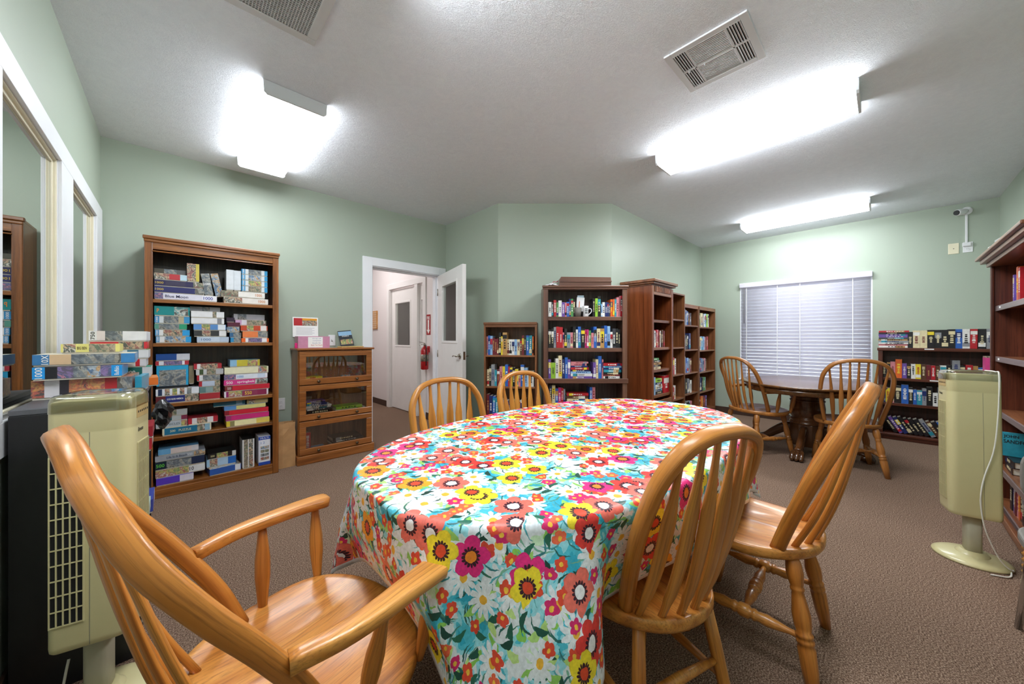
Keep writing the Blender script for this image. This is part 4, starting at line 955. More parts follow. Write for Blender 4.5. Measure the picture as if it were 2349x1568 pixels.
def pbox(label, x0, x1, z0, z1, bands, yf=3.748, depth=.19, texts=(), rot=(0, 0, 0), group='jigsaw puzzle boxes in the oak bookcase', top=None, lid=True, name='puzzle_box', base=None):
    """bands: [(width fraction, colour or print)], texts: [(string, x fraction, height fraction, width fraction, ink, vertical)]"""
    w, h = x1-x0, z1-z0; m = MB(); names = []
    def idx(k):
        k = mt(k)
        if k not in names: names.append(k)
        return names.index(k)
    body = idx(top or bands[0][1])
    hx = w/2; tot = sum(b_[0] for b_ in bands); x = -hx
    bz = .0 if not lid else min(.008, h*.12)
    for fr_, k in bands:
        xe = x+w*fr_/tot; i = idx(k)
        m.add([(x, 0, bz), (xe, 0, bz), (xe, 0, h), (x, 0, h)], [(0, 1, 2, 3)], i); x = xe
    m.add([(-hx, depth, bz), (hx, depth, bz), (hx, depth, h), (-hx, depth, h)], [(3, 2, 1, 0)], body)
    il = idx(bands[0][1]); ir = idx(bands[-1][1])
    m.add([(-hx, 0, bz), (-hx, 0, h), (-hx, depth, h), (-hx, depth, bz)], [(0, 1, 2, 3)], il); m.add([(hx, 0, bz), (hx, 0, h), (hx, depth, h), (hx, depth, bz)], [(3, 2, 1, 0)], ir)
    m.add([(-hx, 0, h), (hx, 0, h), (hx, depth, h), (-hx, depth, h)], [(0, 1, 2, 3)], body)
    e = .0025; bi = idx(base or 'cfc8b8'); m.box(-hx+e, hx-e, e, depth-e, 0, max(bz, .002), bi)
    o = obj(name, m, names, None, ((x0+x1)/2, yf, z0+.0008), rot); tag(o, label, 'puzzle box', group)
    for s, fx, fh, fw, ink, vert in texts:
        lettering(o, s, mt(ink), (-hx+w*fx, -.0008, bz+(h-bz)*.5), (w*fw if not vert else h*fw), (h*fh if not vert else min(.020, w*fh*.16)), (PI/2, 0, 0) if not vert else (PI/2, -PI/2, 0), bold=.01)
    return o
Y1 = 3.752
K_ = 1e-9
pbox('white puzzle box printed Blue Moon at the bottom of the top-shelf stack', -.118, .242, 1.487, 1.537, [(.13, 'f'), (.62, 'd9d8e6'), (.25, 'e8e8ee')], Y1, .2, [('Blue Moon', .34, .42, .36, '2c2f5a', 0), ('1000', .85, .5, .16, '2a3a9a', 0)])
pbox('navy 1000-piece puzzle box directly on the Blue Moon box', -.119, .165, 1.538, 1.586, [(.8, '2b2c66'), (.2, 'd')], Y1, .2, [('1000', .10, .34, .16, 'd8b84a', 0)])
pbox('dark purple 1000-piece puzzle box with gold lettering, third up on the top shelf', -.119, .160, 1.587, 1.635, [(.22, '2a2450'), (.4, '3a3350'), (.16, '2a2450'), (.22, 'a')], Y1, .2, [('1000', .10, .34, .16, 'd8b84a', 0)])
pbox('tan puzzle box with red and pale blue bands on the top shelf', -.119, .063, 1.636, 1.684, [(.45, 'c'), (.33, 'b8303a'), (.22, 'b9d4e2')], Y1, .18)
pbox('charcoal puzzle box on top of the left stack, top shelf', -.119, .055, 1.685, 1.722, [(.3, '4a463a'), (.4, 'd'), (.3, '5a5a5c')], Y1+.02, .18)
pbox('red and yellow puzzle box standing upright on the top shelf', .062, .134, 1.636, 1.782, [(.72, 'c'), (.28, 'c9b84a')], Y1, .18, top='b23a2c')
pbox('leaning blue and white 1000-piece puzzle box on the top shelf', .170, .222, 1.538, 1.715, [(1, 'd')], Y1-.002, .17, [('1000', .5, .10, .8, 'ink_white', 0)], (0, R(-9), 0), top='2f8fc2')
pbox('leaning dark teal puzzle box with underwater picture on the top shelf', .238, .286, 1.538, 1.728, [(1, 'b')], Y1+.03, .17, (), (0, R(-11), 0), top='1d4a60')
pbox('first upright white 1000 puzzle box with blue top band', .302, .350, 1.592, 1.765, [(1, 'd8dde2')], Y1, .17, [], top='2f8fc2')
pbox('second upright white 1000 puzzle box with blue top band', .351, .398, 1.592, 1.763, [(1, 'd4dae0')], Y1, .17, [], top='2f8fc2')
for i, (p_, nm_) in enumerate((('a', 'lowest'), ('e', 'second'), ('b', 'third'), ('d', 'topmost'))):
    pbox('%s of four blue-ended 1000-piece boxes at the right of the top shelf' % nm_, .403, .585, 1.592+i*.0485, 1.592+i*.0485+.0475, [(.14, '2f8fc2'), (.12, 'd6dadc'), (.5, p_), (.12, 'd6dadc'), (.12, '2f8fc2')], Y1, .2, [('1000', .07, .42, .8, 'ink_white', 1)])
pbox('white 1000-piece box with autumn street strip, bottom right of top shelf', .285, .590, 1.487, 1.537, [(.4, 'c'), (.6, 'e6e0da')], Y1, .2, [('1000', .85, .45, .16, 'c87a2a', 0)])
pbox('white 1000-piece box with pale strip under the upright blue boxes', .268, .566, 1.538, 1.590, [(.38, 'a'), (.62, 'e8e4de')], Y1, .2, [('1000', .85, .45, .16, 'c87a2a', 0)])
# second shelf
pbox('teal puzzle box with orange logo on top of the left stack, second shelf', -.118, .078, 1.362, 1.436, [(.55, '148a8c'), (.40, 'h'), (.05, '148a8c')], Y1-.004, .2, [('P', .10, .4, .06, 'f08a2a', 0)])
pbox('blue-ended grey landscape puzzle box under the teal box', -.117, .078, 1.304, 1.361, [(.13, '2b8cc4'), (.12, 'd0d6da'), (.42, 'd'), (.16, 'b5a98a'), (.17, '3f94c8')], Y1, .2, [('1000', .065, .4, .7, 'ink_white', 1)])
pbox('green-ended wolf picture puzzle box in the left stack, second shelf', -.117, .062, 1.259, 1.303, [(.13, '5a9a8a'), (.62, 'd'), (.25, '2f9a72')], Y1, .2)
pbox('white puzzle box with sepia vignettes and blue ends, second shelf', -.114, .078, 1.209, 1.258, [(.11, '2b8cc4'), (.12, 'e4e4e4'), (.55, 'c'), (.22, '2b9ad8')], Y1, .2, [('1000', .055, .42, .75, 'ink_white', 1)])
pbox('bottom blue-ended 1000 puzzle box in the left stack, second shelf', -.110, .086, 1.158, 1.208, [(.10, '2b8cc4'), (.14, 'e4e4e4'), (.60, 'b'), (.16, '2b9ad8')], Y1, .2, [('1000', .05, .42, .75, 'ink_white', 1)])
pbox('bottom pale blue puzzle box in the middle stack, second shelf', .120, .318, 1.158, 1.206, [(.10, 'b4c4d8'), (.6, 'c4d2e2'), (.3, 'b4c4d8')], Y1, .2, [('1000', .28, .4, .3, '5a7aa8', 0)])
pbox('charcoal puzzle box with barcode in the middle stack, second shelf', .102, .305, 1.207, 1.256, [(.24, '3a3a3c'), (.26, 'c'), (.26, '3a3a3c'), (.22, 'e0e0e0'), (.02, '3a3a3c')], Y1, .2)
pbox('sky blue puzzle box with cottage picture in the middle stack, second shelf', .100, .300, 1.257, 1.306, [(.24, '5a8cc8'), (.26, 'e'), (.24, '5a8cc8'), (.24, 'dfe6ee'), (.02, '5a8cc8')], Y1, .2)
pbox('lower of two plain white puzzle boxes, second shelf', .086, .288, 1.307, 1.356, [(.78, 'e4e4e6'), (.14, '8a8a90'), (.08, 'e4e4e6')], Y1, .2)
pbox('upper of two plain white puzzle boxes, second shelf', .085, .288, 1.357, 1.410, [(.64, 'e6e6e8'), (.12, 'a'), (.24, 'e6e6e8')], Y1, .2)
pbox('grey puzzle box pushed back on top of the middle stack, second shelf', .080, .266, 1.411, 1.449, [(.4, '9a9aa0'), (.25, 'd'), (.35, 'b0b0b4')], Y1+.06, .18)
pbox('white and orange lilac-picture puzzle box at bottom right, second shelf', .402, .595, 1.158, 1.196, [(.14, 'ee6a2a'), (.10, 'e8e6ea'), (.5, 'f'), (.18, 'e8e6ea'), (.08, 'ee6a2a')], Y1-.004, .19)
pbox('orange puzzle box with oval logo at right, second shelf', .410, .588, 1.197, 1.254, [(.60, 'e8814a'), (.40, 'd')], Y1, .19)
pbox('rust red puzzle box with barcode at right, second shelf', .397, .586, 1.255, 1.303, [(.22, 'c2482c'), (.25, 'e'), (.26, 'c2482c'), (.23, 'e8e0dc'), (.04, 'c2482c')], Y1, .19)
pbox('lilac and white puzzle box with map picture at right, second shelf', .362, .578, 1.304, 1.350, [(.2, 'c8a0c4'), (.16, 'd8d4dc'), (.64, 'a')], Y1+.015, .19)
pbox('grey white puzzle box on top at the right, second shelf', .355, .572, 1.351, 1.402, [(.12, 'b8b8bc'), (.28, 'd'), (.6, 'a8a8ac')], Y1+.05, .19)
pbox('dark blue puzzle box behind the orange stack, lowest, second shelf', .330, .400, 1.158, 1.200, [(.3, '2b8cc4'), (.7, 'd')], Y1+.01, .19)
pbox('slate blue puzzle box behind the orange stack, second up, second shelf', .325, .402, 1.201, 1.242, [(.3, '3a6a94'), (.7, 'd')], Y1+.015, .19)
pbox('pale grey winter puzzle box behind the orange stack, second shelf', .306, .390, 1.243, 1.288, [(1, 'b')], Y1+.012, .19)
pbox('maroon puzzle box behind the rust red box, second shelf', .310, .394, 1.289, 1.328, [(1, '5a2238')], Y1+.014, .19)
pbox('dark plum puzzle box on the maroon box, second shelf', .305, .358, 1.329, 1.368, [(1, '34233a')], Y1+.02, .19)
# third shelf
pbox('maroon God Bless America puzzle box at the bottom left, third shelf', -.110, .130, .700, .754, [(.22, '6a2a30'), (.45, '28327a'), (.33, 'c')], Y1-.006, .22, [('GOD BLESS AMERICA', .44, .24, .38, 'ink_white', 0)])
pbox('white puzzle box with five small pictures, left of third shelf', -.110, .132, .755, .810, [(.05, 'dfe2ea'), (.09, '2a3a5a'), (.06, 'dfe2ea'), (.11, 'c'), (.06, 'dfe2ea'), (.11, 'e'), (.06, 'dfe2ea'), (.11, 'c'), (.06, 'dfe2ea'), (.11, 'd'), (.18, 'dfe2ea')], Y1-.006, .22)
cov = pbox('puzzle box standing on edge with its blue picture cover facing out, third shelf', -.106, .070, .811, .985, [(1, '2aa0d0')], Y1, .045, top='2aa0d0')
obj('cover_picture', MB().box(-.074, .074, -.0012, -.0002, .022, .142), mt('d'), cov); obj('cover_band', MB().box(-.088, .088, -.0014, -.0002, .003, .021), mt('20242c'), cov)
pbox('white and red puzzle box under the navy box, third shelf', -.112, .073, .987, 1.020, [(.1, 'b03040'), (.14, 'dcdce4'), (.55, 'f'), (.08, 'dcdce4'), (.13, 'b03040')], Y1, .2)
pbox('navy puzzle box with white end on top of the left stack, third shelf', -.109, .078, 1.021, 1.075, [(.6, '1d4a90'), (.4, 'c9ccd6')], Y1, .2)
pbox('tan puzzle box behind the cover-out box, third shelf', .074, .104, .830, .975, [(1, 'a89878')], Y1+.05, .16)
mid = [('red puzzle box at the bottom of the middle stack, third shelf', .135, .262, .700, .752, [(1, 'a83038')]), ('teal grey puzzle box in the middle stack, third shelf', .135, .262, .753, .803, [(.3, '5f7f80'), (.35, '88a0a0'), (.35, 'a')]),
 ('white-blue sailing puzzle box with red end, middle of third shelf', .133, .262, .804, .850, [(.14, 'b02a38'), (.6, 'b8c4d8'), (.26, 'a')]), ('red-ended white village puzzle box, middle of third shelf', .120, .262, .851, .898, [(.1, 'b02a38'), (.15, 'dcdce0'), (.75, 'd')]),
 ('grey puzzle box with green square, middle of third shelf', .115, .283, .899, .944, [(.12, 'c6c6c8'), (.14, '46583a'), (.12, 'c6c6c8'), (.34, 'a'), (.28, 'b4b4b8')]), ('red and white floral puzzle box topping the middle stack, third shelf', .102, .272, .945, .990, [(.11, 'b02a38'), (.12, 'e0dcdc'), (.62, 'c'), (.15, 'b02a38')])]
for l_, a_, b_, c_, d_, bd in mid: pbox(l_, a_, b_, c_, d_, bd, Y1+.002, .19)
pbox('white puzzle box numbered 550 at the bottom right, third shelf', .288, .590, .700, .752, [(.04, 'e4dce4'), (.05, '8a2060'), (.30, 'e'), (.35, '8f3a5a'), (.22, '8a2a50'), (.04, 'e4dce4')], Y1-.008, .22, [('550', .53, .55, .16, 'f2d84a', 0)])
pbox('red puzzle box protruding under the pink one, third shelf', .292, .600, .753, .798, [(.16, '7a2a30'), (.84, 'c8283a')], Y1-.010, .22, [('500', .09, .5, .08, 'd8d0c8', 0)])
pbox('magenta springbok 500 puzzle box at the right, third shelf', .286, .585, .799, .845, [(.70, 'd43a8a'), (.30, 'h')], Y1-.006, .22, [('500', .12, .5, .14, 'ink_white', 0), ('springbok', .49, .55, .40, 'ink_white', 0)])
pbox('white and pale blue 1000 puzzle box at the right, third shelf', .288, .585, .846, .890, [(.26, 'f'), (.5, 'dfe6f0'), (.18, 'c8d8ea'), (.06, 'e8e8f0')], Y1, .22, [('1000', .36, .45, .14, '3a8ac8', 0)])
pbox('cream puzzle box with sunflower at the right, third shelf', .290, .592, .891, .950, [(.76, 'e6e2c0'), (.20, 'e'), (.04, 'e6e2c0')], Y1, .22)
pbox('yellow and blue puzzle box topping the right stack, third shelf', .326, .530, .951, 1.012, [(.22, '8ab8d8'), (.36, 'c6b83a'), (.34, 'e'), (.08, 'c6b83a')], Y1, .2)
# fourth shelf
pbox('teal 500 puzzle box with cream edge at the left, fourth shelf', -.075, .206, .455, .512, [(.04, 'd8d0b4'), (.66, '1f6f92'), (.16, 'a'), (.11, '8ab0c4'), (.03, 'd8d0b4')], Y1-.01, .22, [('500   PUZZLE', .36, .3, .42, 'd8d4b0', 0)])
pbox('pale Popsicles puzzle box at the left, fourth shelf', -.110, .064, .513, .560, [(.8, 'b4bcc4'), (.2, 'e')], Y1, .2, [('POPSICLES', .46, .35, .6, '5a6a74', 0)])
pbox('grey puzzle box with teal picture above the Popsicles box', -.110, .064, .561, .597, [(.25, 'a0a4a8'), (.25, '2a5a60'), (.3, 'b0b4b4'), (.2, '7a2a44')], Y1+.01, .2)
pbox('pale grey puzzle box on top at the left, fourth shelf', -.110, .064, .598, .645, [(.3, 'b4b6b8'), (.35, 'a'), (.35, 'bcbec0')], Y1+.015, .2)
pbox('white puzzle box with red ends in the middle, fourth shelf', .068, .248, .513, .563, [(.13, 'b42a38'), (.16, 'dcd8da'), (.35, 'c'), (.2, 'dcd8da'), (.16, 'b42a38')], Y1+.004, .2)
pbox('yellow puzzle box at the bottom right, fourth shelf', .302, .600, .455, .503, [(.08, 'e0c840'), (.1, '8a8458'), (.5, 'efe6b0'), (.32, 'e0c860')], Y1-.004, .22)
pbox('magenta puzzle box second from the bottom right, fourth shelf', .298, .596, .504, .550, [(.12, 'a03a70'), (.88, 'cc2f78')], Y1-.004, .22)
pbox('bright red puzzle box at the right, fourth shelf', .290, .592, .551, .592, [(.1, '8a2430'), (.9, 'cc2436')], Y1-.004, .22)
pbox('blue and yellow puzzle box at the right, fourth shelf', .288, .572, .593, .628, [(.28, '5a90cc'), (.72, 'ddd488')], Y1, .2)
pbox('tan puzzle box wedged under the shelf at the right, fourth shelf', .440, .590, .629, .668, [(.1, 'a08c5c'), (.28, 'c'), (.62, 'b4a272')], Y1+.01, .18)
pbox('teal puzzle box wedged under the shelf, fourth shelf', .222, .432, .629, .668, [(.7, '1c6a80'), (.2, '88a8b4'), (.1, '1c6a80')], Y1+.03, .18)
# bottom shelf
pbox('purple puzzle box with white end at the front of the bottom shelf', -.108, .100, .085, .140, [(.62, '5a3cc0'), (.38, 'd8d4e2')], Y1-.012, .2)
pbox('white ten-puzzle box with country pictures, left of bottom shelf', -.112, .168, .141, .198, [(.66, 'e'), (.34, 'dadadc')], Y1-.004, .22, [('10', .72, .5, .09, 'ink_black', 0)])
pbox('dark navy 500-piece puzzle box with green numerals, bottom shelf', -.114, .166, .199, .262, [(.22, '14283a'), (.5, 'd'), (.28, '1a2a4a')], Y1-.002, .22, [('500', .10, .4, .16, '6ad048', 0)])
pbox('grey Life Is A Beach puzzle box on the bottom shelf', -.114, .170, .263, .305, [(.76, '9aa0a8'), (.24, 'b')], Y1+.004, .22, [('Life Is A Beach', .42, .4, .4, '2a3a5a', 0), ('550', .68, .4, .1, 'd8dce2', 0)])
pbox('pale pink puzzle box with light blue end topping the left stack, bottom shelf', -.098, .130, .306, .352, [(.30, '6aa8d4'), (.52, 'd8c8c4'), (.18, 'd0ccd0')], Y1+.01, .2)
pbox('blue puzzle box lying at the front middle of the bottom shelf', .196, .400, .085, .138, [(.8, '2a58a8'), (.18, 'dfe2ea'), (.02, '2a58a8')], Y1-.012, .2, (), (0, 0, R(6)), top='b')
pbox('blue and picture puzzle box in the middle of the bottom shelf', .180, .368, .139, .205, [(.1, '9ac0dc'), (.26, 'c'), (.36, 'a8c4dc'), (.28, '2268b8')], Y1+.03, .18)
pbox('black floral 500-piece puzzle box on top of the middle stack, bottom shelf', .188, .368, .206, .250, [(.3, '1c1c1e'), (.4, 'e'), (.16, '1c1c1e'), (.14, 'd0d0d0')], Y1+.03, .18, [('500', .16, .35, .14, 'e0d8a0', 0)])
pbox('tall black puzzle box with white picture front, bottom shelf', .408, .490, .085, .332, [(.12, 'dcdcdc'), (.34, 'a'), (.08, 'dcdcdc'), (.34, 'c'), (.12, 'dcdcdc')], Y1-.006, .2, top='18181a')
mb_ = pbox('tall blue and white MULTI puzzle box at the right of the bottom shelf', .520, .606, .085, .335, [(.14, 'd8dae4'), (.80, 'e4e6ee'), (.06, 'd8dae4')], Y1-.006, .18, top='d2d4de')
obj('top_band', MB().box(-.043, .043, -.0012, -.0002, .222, .249), cc('2048a8'), mb_); obj('bottom_band', MB().box(-.043, .043, -.0012, -.0002, .002, .028), cc('2048a8'), mb_)
for i in range(4):
    for j in range(2): obj('small_picture', MB().box(-.028+j*.031, .001+j*.031, -.0012, -.0002, .045+i*.032, .070+i*.032), mt('cdab'[i]), mb_)
lettering(mb_, 'MULTI', 'ink_white', (0, -.0018, .2355), .06, .014); lettering(mb_, '12', mt('7a90c8'), (-.012, -.0014, .196), .03, .02)

# ---------------------------------------------------------------- glass-fronted cabinet
CX0, CW, CD, CH = .83, .70, .25, 1.10
cab = thing('glass_cabinet', 'low oak cabinet with three glass doors beside the paper bag', 'cabinet', (CX0, 3.80, 0))
for x in (0, CW-.02): obj('side_panel', MB().box(x, x+.02, .0, CD, 0, CH-.02), 'glassc_z', cab, bevel=.002)
obj('back_panel', MB().box(.02, CW-.02, CD-.008, CD, .04, CH-.02), 'glassc_back', cab)
obj('top_panel', MB().box(-.014, CW+.014, -.035, CD, CH-.02, CH), 'glassc_x', cab, bevel=.006)
obj('plinth', MB().box(-.012, CW+.012, -.035, CD-.002, 0, .082), 'glassc_x', cab, bevel=.006)
for z in (.10, .43, .765): obj('shelf', MB().box(.02, CW-.02, .004, CD-.008, z-.018, z), 'glassc_x', cab)
for z0, z1 in ((.088, .404), (.412, .744), (.752, 1.072)):
    f = MB(); b = .058; y0, y1 = -.022, -.001
    f.box(.008, CW-.008, y0, y1, z0, z0+b); f.box(.008, CW-.008, y0, y1, z1-b*.9, z1); f.box(.008, .008+b, y0, y1, z0+b, z1-b*.9); f.box(CW-.008-b, CW-.008, y0, y1, z0+b, z1-b*.9)
    d = obj('door', f, 'glassc_x', cab, bevel=.004)
    obj('pane', MB().box(.008+b-.006, CW-.002-b, -.013, -.010, z0+b-.006, z1-b*.9+.006), 'pane_cabinet', d)
    for x in (.17, CW-.17):
        k = MB(); k.lathe((x, y0, z0+.028), (x, y0-.026, z0+.028), [(0, .009), (.3, .006), (.55, .013), (.8, .0145), (1, .006)], 14); obj('knob', k, 'bronze', d)
g = 'books inside the glass cabinet'
book(cab, .062, .766, .016, .20, .15, 'W', 'white magazine lying at the bottom of the top compartment of the glass cabinet', g, .03, 0, True)
book(cab, .060, .783, .016, .24, .15, 'N', 'navy book lying in the top compartment of the glass cabinet', g, .03, 0, True)
book(cab, .062, .800, .022, .16, .14, 'Y', 'yellow book lying on the blue ones in the glass cabinet', g, .03, 0, True)
pile(cab, .064, .431, 'O26.27 K34.25 D14.26 W14.24 W16.24 N18.2 N14.18 V12.18', 'the left of the middle cabinet compartment', g)
pile(cab, .345, .431, 'L14.29 W24.3 F26.26', 'the right of the middle cabinet compartment', g, .16)
book(cab, .066, .101, .05, .185, .15, 'R', 'red ring binder standing in the bottom of the glass cabinet', g, .03)
book(cab, .13, .101, .014, .13, .14, 'L', 'pale booklet lying beside the red binder in the glass cabinet', g, .03, 0, True)
pile(cab, .315, .101, 'D16.34 K24.31 D14.3 K30.28', 'the right of the bottom cabinet compartment', g, .17)
lettering(bpy.data.objects['book'] if False else cab, 'Village Walks', 'ink_white', (.155, .0235, .4445), .11, .013)
s = MB(); s.lathe((.46, .10, .766), (.46, .10, .792), [(0, .05), (.2, .055), (1, .095)], 28)
o = obj('dish', s, 'plate_white', None, (CX0, 3.80, 0)); tag(o, 'shallow white dish of trinkets in the top of the glass cabinet', 'dish')
o = obj('trinket', MB().box(-.05, .05, -.02, .02, 0, .022, M=Matrix.Rotation(.3, 4, 'Z')), mt('b'), None, (CX0+.455, 3.895, .793)); tag(o, 'small blue and red patterned trinket lying in the white dish', 'trinket')
# things on the cabinet
bx_ = thing('pink_box', 'pink open cardboard box with a white note on the cabinet', 'box', (.985, 3.92, CH+.0008))
m = MB(); a, b, hh, q = .14, .065, .115, .003
m.box(-a, a, -b, -b+q, 0, hh); m.box(-a, a, b-q, b, 0, hh); m.box(-a, -a+q, -b+q, b-q, 0, hh); m.box(a-q, a, -b+q, b-q, 0, hh); m.box(-a+q, a-q, -b+q, b-q, 0, q)
obj('carton', m, cc('c98ba8'), bx_); obj('note', MB().box(-.055, .075, -b-.0012, -b, .006, .108), 'ink_white', bx_)
for i, (s_, c_) in enumerate((('Drop off', '5a6aa8'), ('completed', '5a6aa8'), ('books for', '5a6aa8'), ('Bath Tub Reads', 'b83040'))): lettering(bx_, s_, mt(c_), (.022, -b-.0016, .092-.021*i), .075 if i < 3 else .1, .012)
o = obj('clothes_peg', MB().box(-.012, .012, -.006, .006, 0, .05), cc('f0308a'), None, (.838, 3.90, CH+.0008), bevel=.003); tag(o, 'small hot pink clip at the left of the pink box', 'clip')
fl = thing('flyer', 'white flyer with red and orange picture propped behind the pink box', 'flyer', (.955, 4.035, CH), 0); fl.rotation_euler = (R(-4), 0, 0)
obj('sheet', MB().box(-.115, .115, -.001, .001, .11, .31), 'ink_white', fl); obj('picture', MB().box(-.105, .105, -.0018, -.001, .225, .300), mt('c'), fl); obj('red_corner', MB().box(-.105, -.03, -.0024, -.0018, .225, .300), cc('b8202a'), fl); obj('orange_band', MB().box(-.03, .105, -.0024, -.0018, .278, .300), cc('e0981e'), fl)
for i in range(6): obj('text_line', MB().box(-.085, .06+.02*(i % 2), -.0016, -.001, .135+i*.013, .139+i*.013), cc('b8b8c0'), fl)
e = obj('envelope', MB().box(-.12, .12, -.05, .05, 0, .012), cc('d2ac6a'), None, (1.345, 3.90, CH+.0008), (0, 0, R(8)), bevel=.003); tag(e, 'manila envelope lying on top of the glass cabinet', 'envelope')
bk = thing('booklet', 'small dark brochure leaning against the wall on the cabinet', 'booklet', (1.335, 3.965, CH+.0145)); bk.rotation_euler = (R(-20), R(-6), 0)
obj('cover', MB().box(-.068, .068, -.004, .004, 0, .175), cc('2c3038'), bk); obj('sky_picture', MB().box(-.067, .067, -.0048, -.004, .12, .165), cc('8ab0d0'), bk); obj('meadow_picture', MB().box(-.06, .06, -.0048, -.004, .02, .075), mt('e'), bk); lettering(bk, 'PARKS', 'ink_white', (0, -.0052, .112), .07, .014)
# paper bag
m = MB(); vs = []; fs = []; rows = 9; br2 = random.Random(8)
ol = [(-.072, -.05), (-.03, -.056), (.02, -.05), (.072, -.052), (.076, 0), (.07, .05), (0, .055), (-.07, .052), (-.078, 0)]
for i in range(rows):
    f = i/(rows-1)
    for x, y in ol:
        j = .006*f; vs.append((x*(1-.06*f)+br2.uniform(-j, j), y*(1-.12*f)+br2.uniform(-j, j), .41*f+(br2.uniform(-.006, .008) if i == rows-1 else 0)))
k = len(ol)
for i in range(rows-1):
    for j in range(k): fs.append((i*k+j, i*k+(j+1) % k, (i+1)*k+(j+1) % k, (i+1)*k+j))
fs.append(tuple(range(k-1, -1, -1))); m.add(vs, fs)
o = obj('paper_bag', m, 'kraft', None, (.742, 3.86, .001), solid=.0015); tag(o, 'brown paper bag standing between the puzzle bookcase and glass cabinet', 'bag')
# wall plates
def plate(name, label, cat, loc, rz, mat='plate_white', kind='outlet', w=.07, h=.115):
    t = thing(name, label, cat, loc, rz); obj('plate', MB().box(-w/2, w/2, -.006, 0, -h/2, h/2), mat, t, bevel=.003)
    if kind == 'outlet':
        for z in (.02, -.02):
            q = MB(); q.lathe((0, -.006, z), (0, -.009, z), [(0, .0165), (1, .0165)], 16); s_ = obj('socket', q, mat, t)
            for x in (-.006, .006): obj('slot', MB().box(x-.001, x+.001, -.0095, -.008, z-.003, z+.006), 'ink_black', s_)
    elif kind == 'switch': obj('toggle', MB().box(-.004, .004, -.02, -.005, -.002, .012), mat, t, bevel=.002); obj('slot', MB().box(-.006, .006, -.0066, -.005, -.013, .013), 'grey_plastic', t)
    else: q = MB(); q.lathe((0, -.006, 0), (0, -.012, 0), [(0, .005), (1, .004)], 10); obj('jack', q, 'grey_plastic', t)
    return t
plate('wall_outlet', 'white duplex outlet on the green wall above the paper bag', 'outlet', (.742, YA, .555), 0)
plate('light_switch', 'white toggle light switch on the wall above the cabinet', 'switch', (1.205, YA, 1.175), 0, kind='switch')
plate('cable_plate', 'ivory cable plate high on the window wall', 'wall plate', (XD, -.545, 2.215), -PI/2, 'plate_ivory', 'jack', .078, .12)
plate('wall_outlet', 'white outlet high on the window wall below the security camera', 'outlet', (XD, -.645, 2.215), -PI/2)
t = thing('security_camera', 'small white security camera with cable cover on the window wall', 'security camera', (XD, -.635, 2.60), -PI/2)
q = MB(); q.lathe((0, 0, .02), (0, -.012, .02), [(0, .045), (.8, .045), (1, .036)], 24); obj('mount', q, 'plate_white', t)
q = MB(); q.lathe((.0, -.012, .02), (-.075, -.085, 0), [(0, .020), (.2, .028), (.5, .034), (.95, .034), (1, .030)], 20); body = obj('housing', q, 'plate_white', t)
q = MB(); q.lathe((-.074, -.084, .0003), (-.080, -.090, -.001), [(0, .029), (1, .026)], 20); obj('lens_face', q, 'blackish', body)
obj('cable_cover', MB().box(-.009, .009, -.012, 0, -.335, -.022), 'plate_white', t, bevel=.003)
m = MB(); m.box(-.03, .03, -.028, -.009, -.375, -.335); obj('power_adapter', m, 'plate_white', t, bevel=.004)
# corridor things
def facing(name, label, cat, y, z, group=None): return thing(name, label, cat, (HX, y, z), -PI/2, group)
t = facing('directory_plaque', 'wooden slatted directory plaque on the corridor wall', 'plaque', 6.55, 1.54)
obj('backboard', MB().box(-.11, .11, -.02, -.001, -.17, .17), 'honey_x', t)
for i in range(8): obj('strip', MB().box(-.105, .105, -.024, -.02, -.155+i*.04, -.125+i*.04), cc('d9b48c'), t)
t = facing('fire_sign', 'red FIRE arrow sign on the corridor wall', 'sign', 4.625, 1.40)
obj('board', MB().box(-.055, .055, -.004, -.001, -.15, .15), 'sign_red', t); lettering(t, 'FIRE', 'ink_white', (0, -.0048, .10), .075, .045, bold=.02)
m = MB(); m.prism([(-.02, .07), (-.02, -.075), (-.045, -.075), (0, -.135), (.045, -.075), (.02, -.075), (.02, .07)][::-1], 0, .001, M=Matrix.Translation((0, -.004, 0)) @ Matrix.Rotation(PI/2, 4, 'X')); obj('arrow', m, 'ink_white', t)
for i, ch in enumerate('EXTING'): lettering(t, ch, 'sign_red', (0, -.0058, .055-i*.024), None, .016)
t = facing('fire_extinguisher', 'red fire extinguisher hanging on the corridor wall under the sign', 'fire extinguisher', 4.61, .745)
q = MB(); q.lathe((0, -.075, 0), (0, -.075, .34), [(0, .045), (.03, .055), (.80, .056), (.9, .045), (.97, .022), (1, .02)], 24); cyl = obj('cylinder', q, 'ext_red', t)
q = MB(); q.lathe((0, -.075, .12), (0, -.075, .22), [(0, .0572), (1, .0572)], 24); obj('label_sleeve', q, mt('a'), cyl)
q = MB(); q.lathe((0, -.075, .34), (0, -.075, .385), [(0, .016), (1, .014)], 14); obj('valve', q, 'nickel', t)
q = MB(); q.sweep([(0, -.08, .385), (0, -.12, .395), (0, -.16, .40)], .009, .004, (0, 0, 1), 8); q.sweep([(0, -.08, .37), (0, -.12, .365), (0, -.155, .355)], .009, .004, (0, 0, 1), 8); obj('handle', q, 'nickel', t)
q = MB(); q.sweep(smooth_path([(0.02, -.075, .36), (.06, -.085, .33), (.065, -.085, .2), (.06, -.085, .06)], 14), .007, .007, (0, 1, 0), 8); obj('hose', q, 'blackish', t)
obj('bracket', MB().box(-.02, .02, -.025, 0, .25, .34), 'ext_red', t)

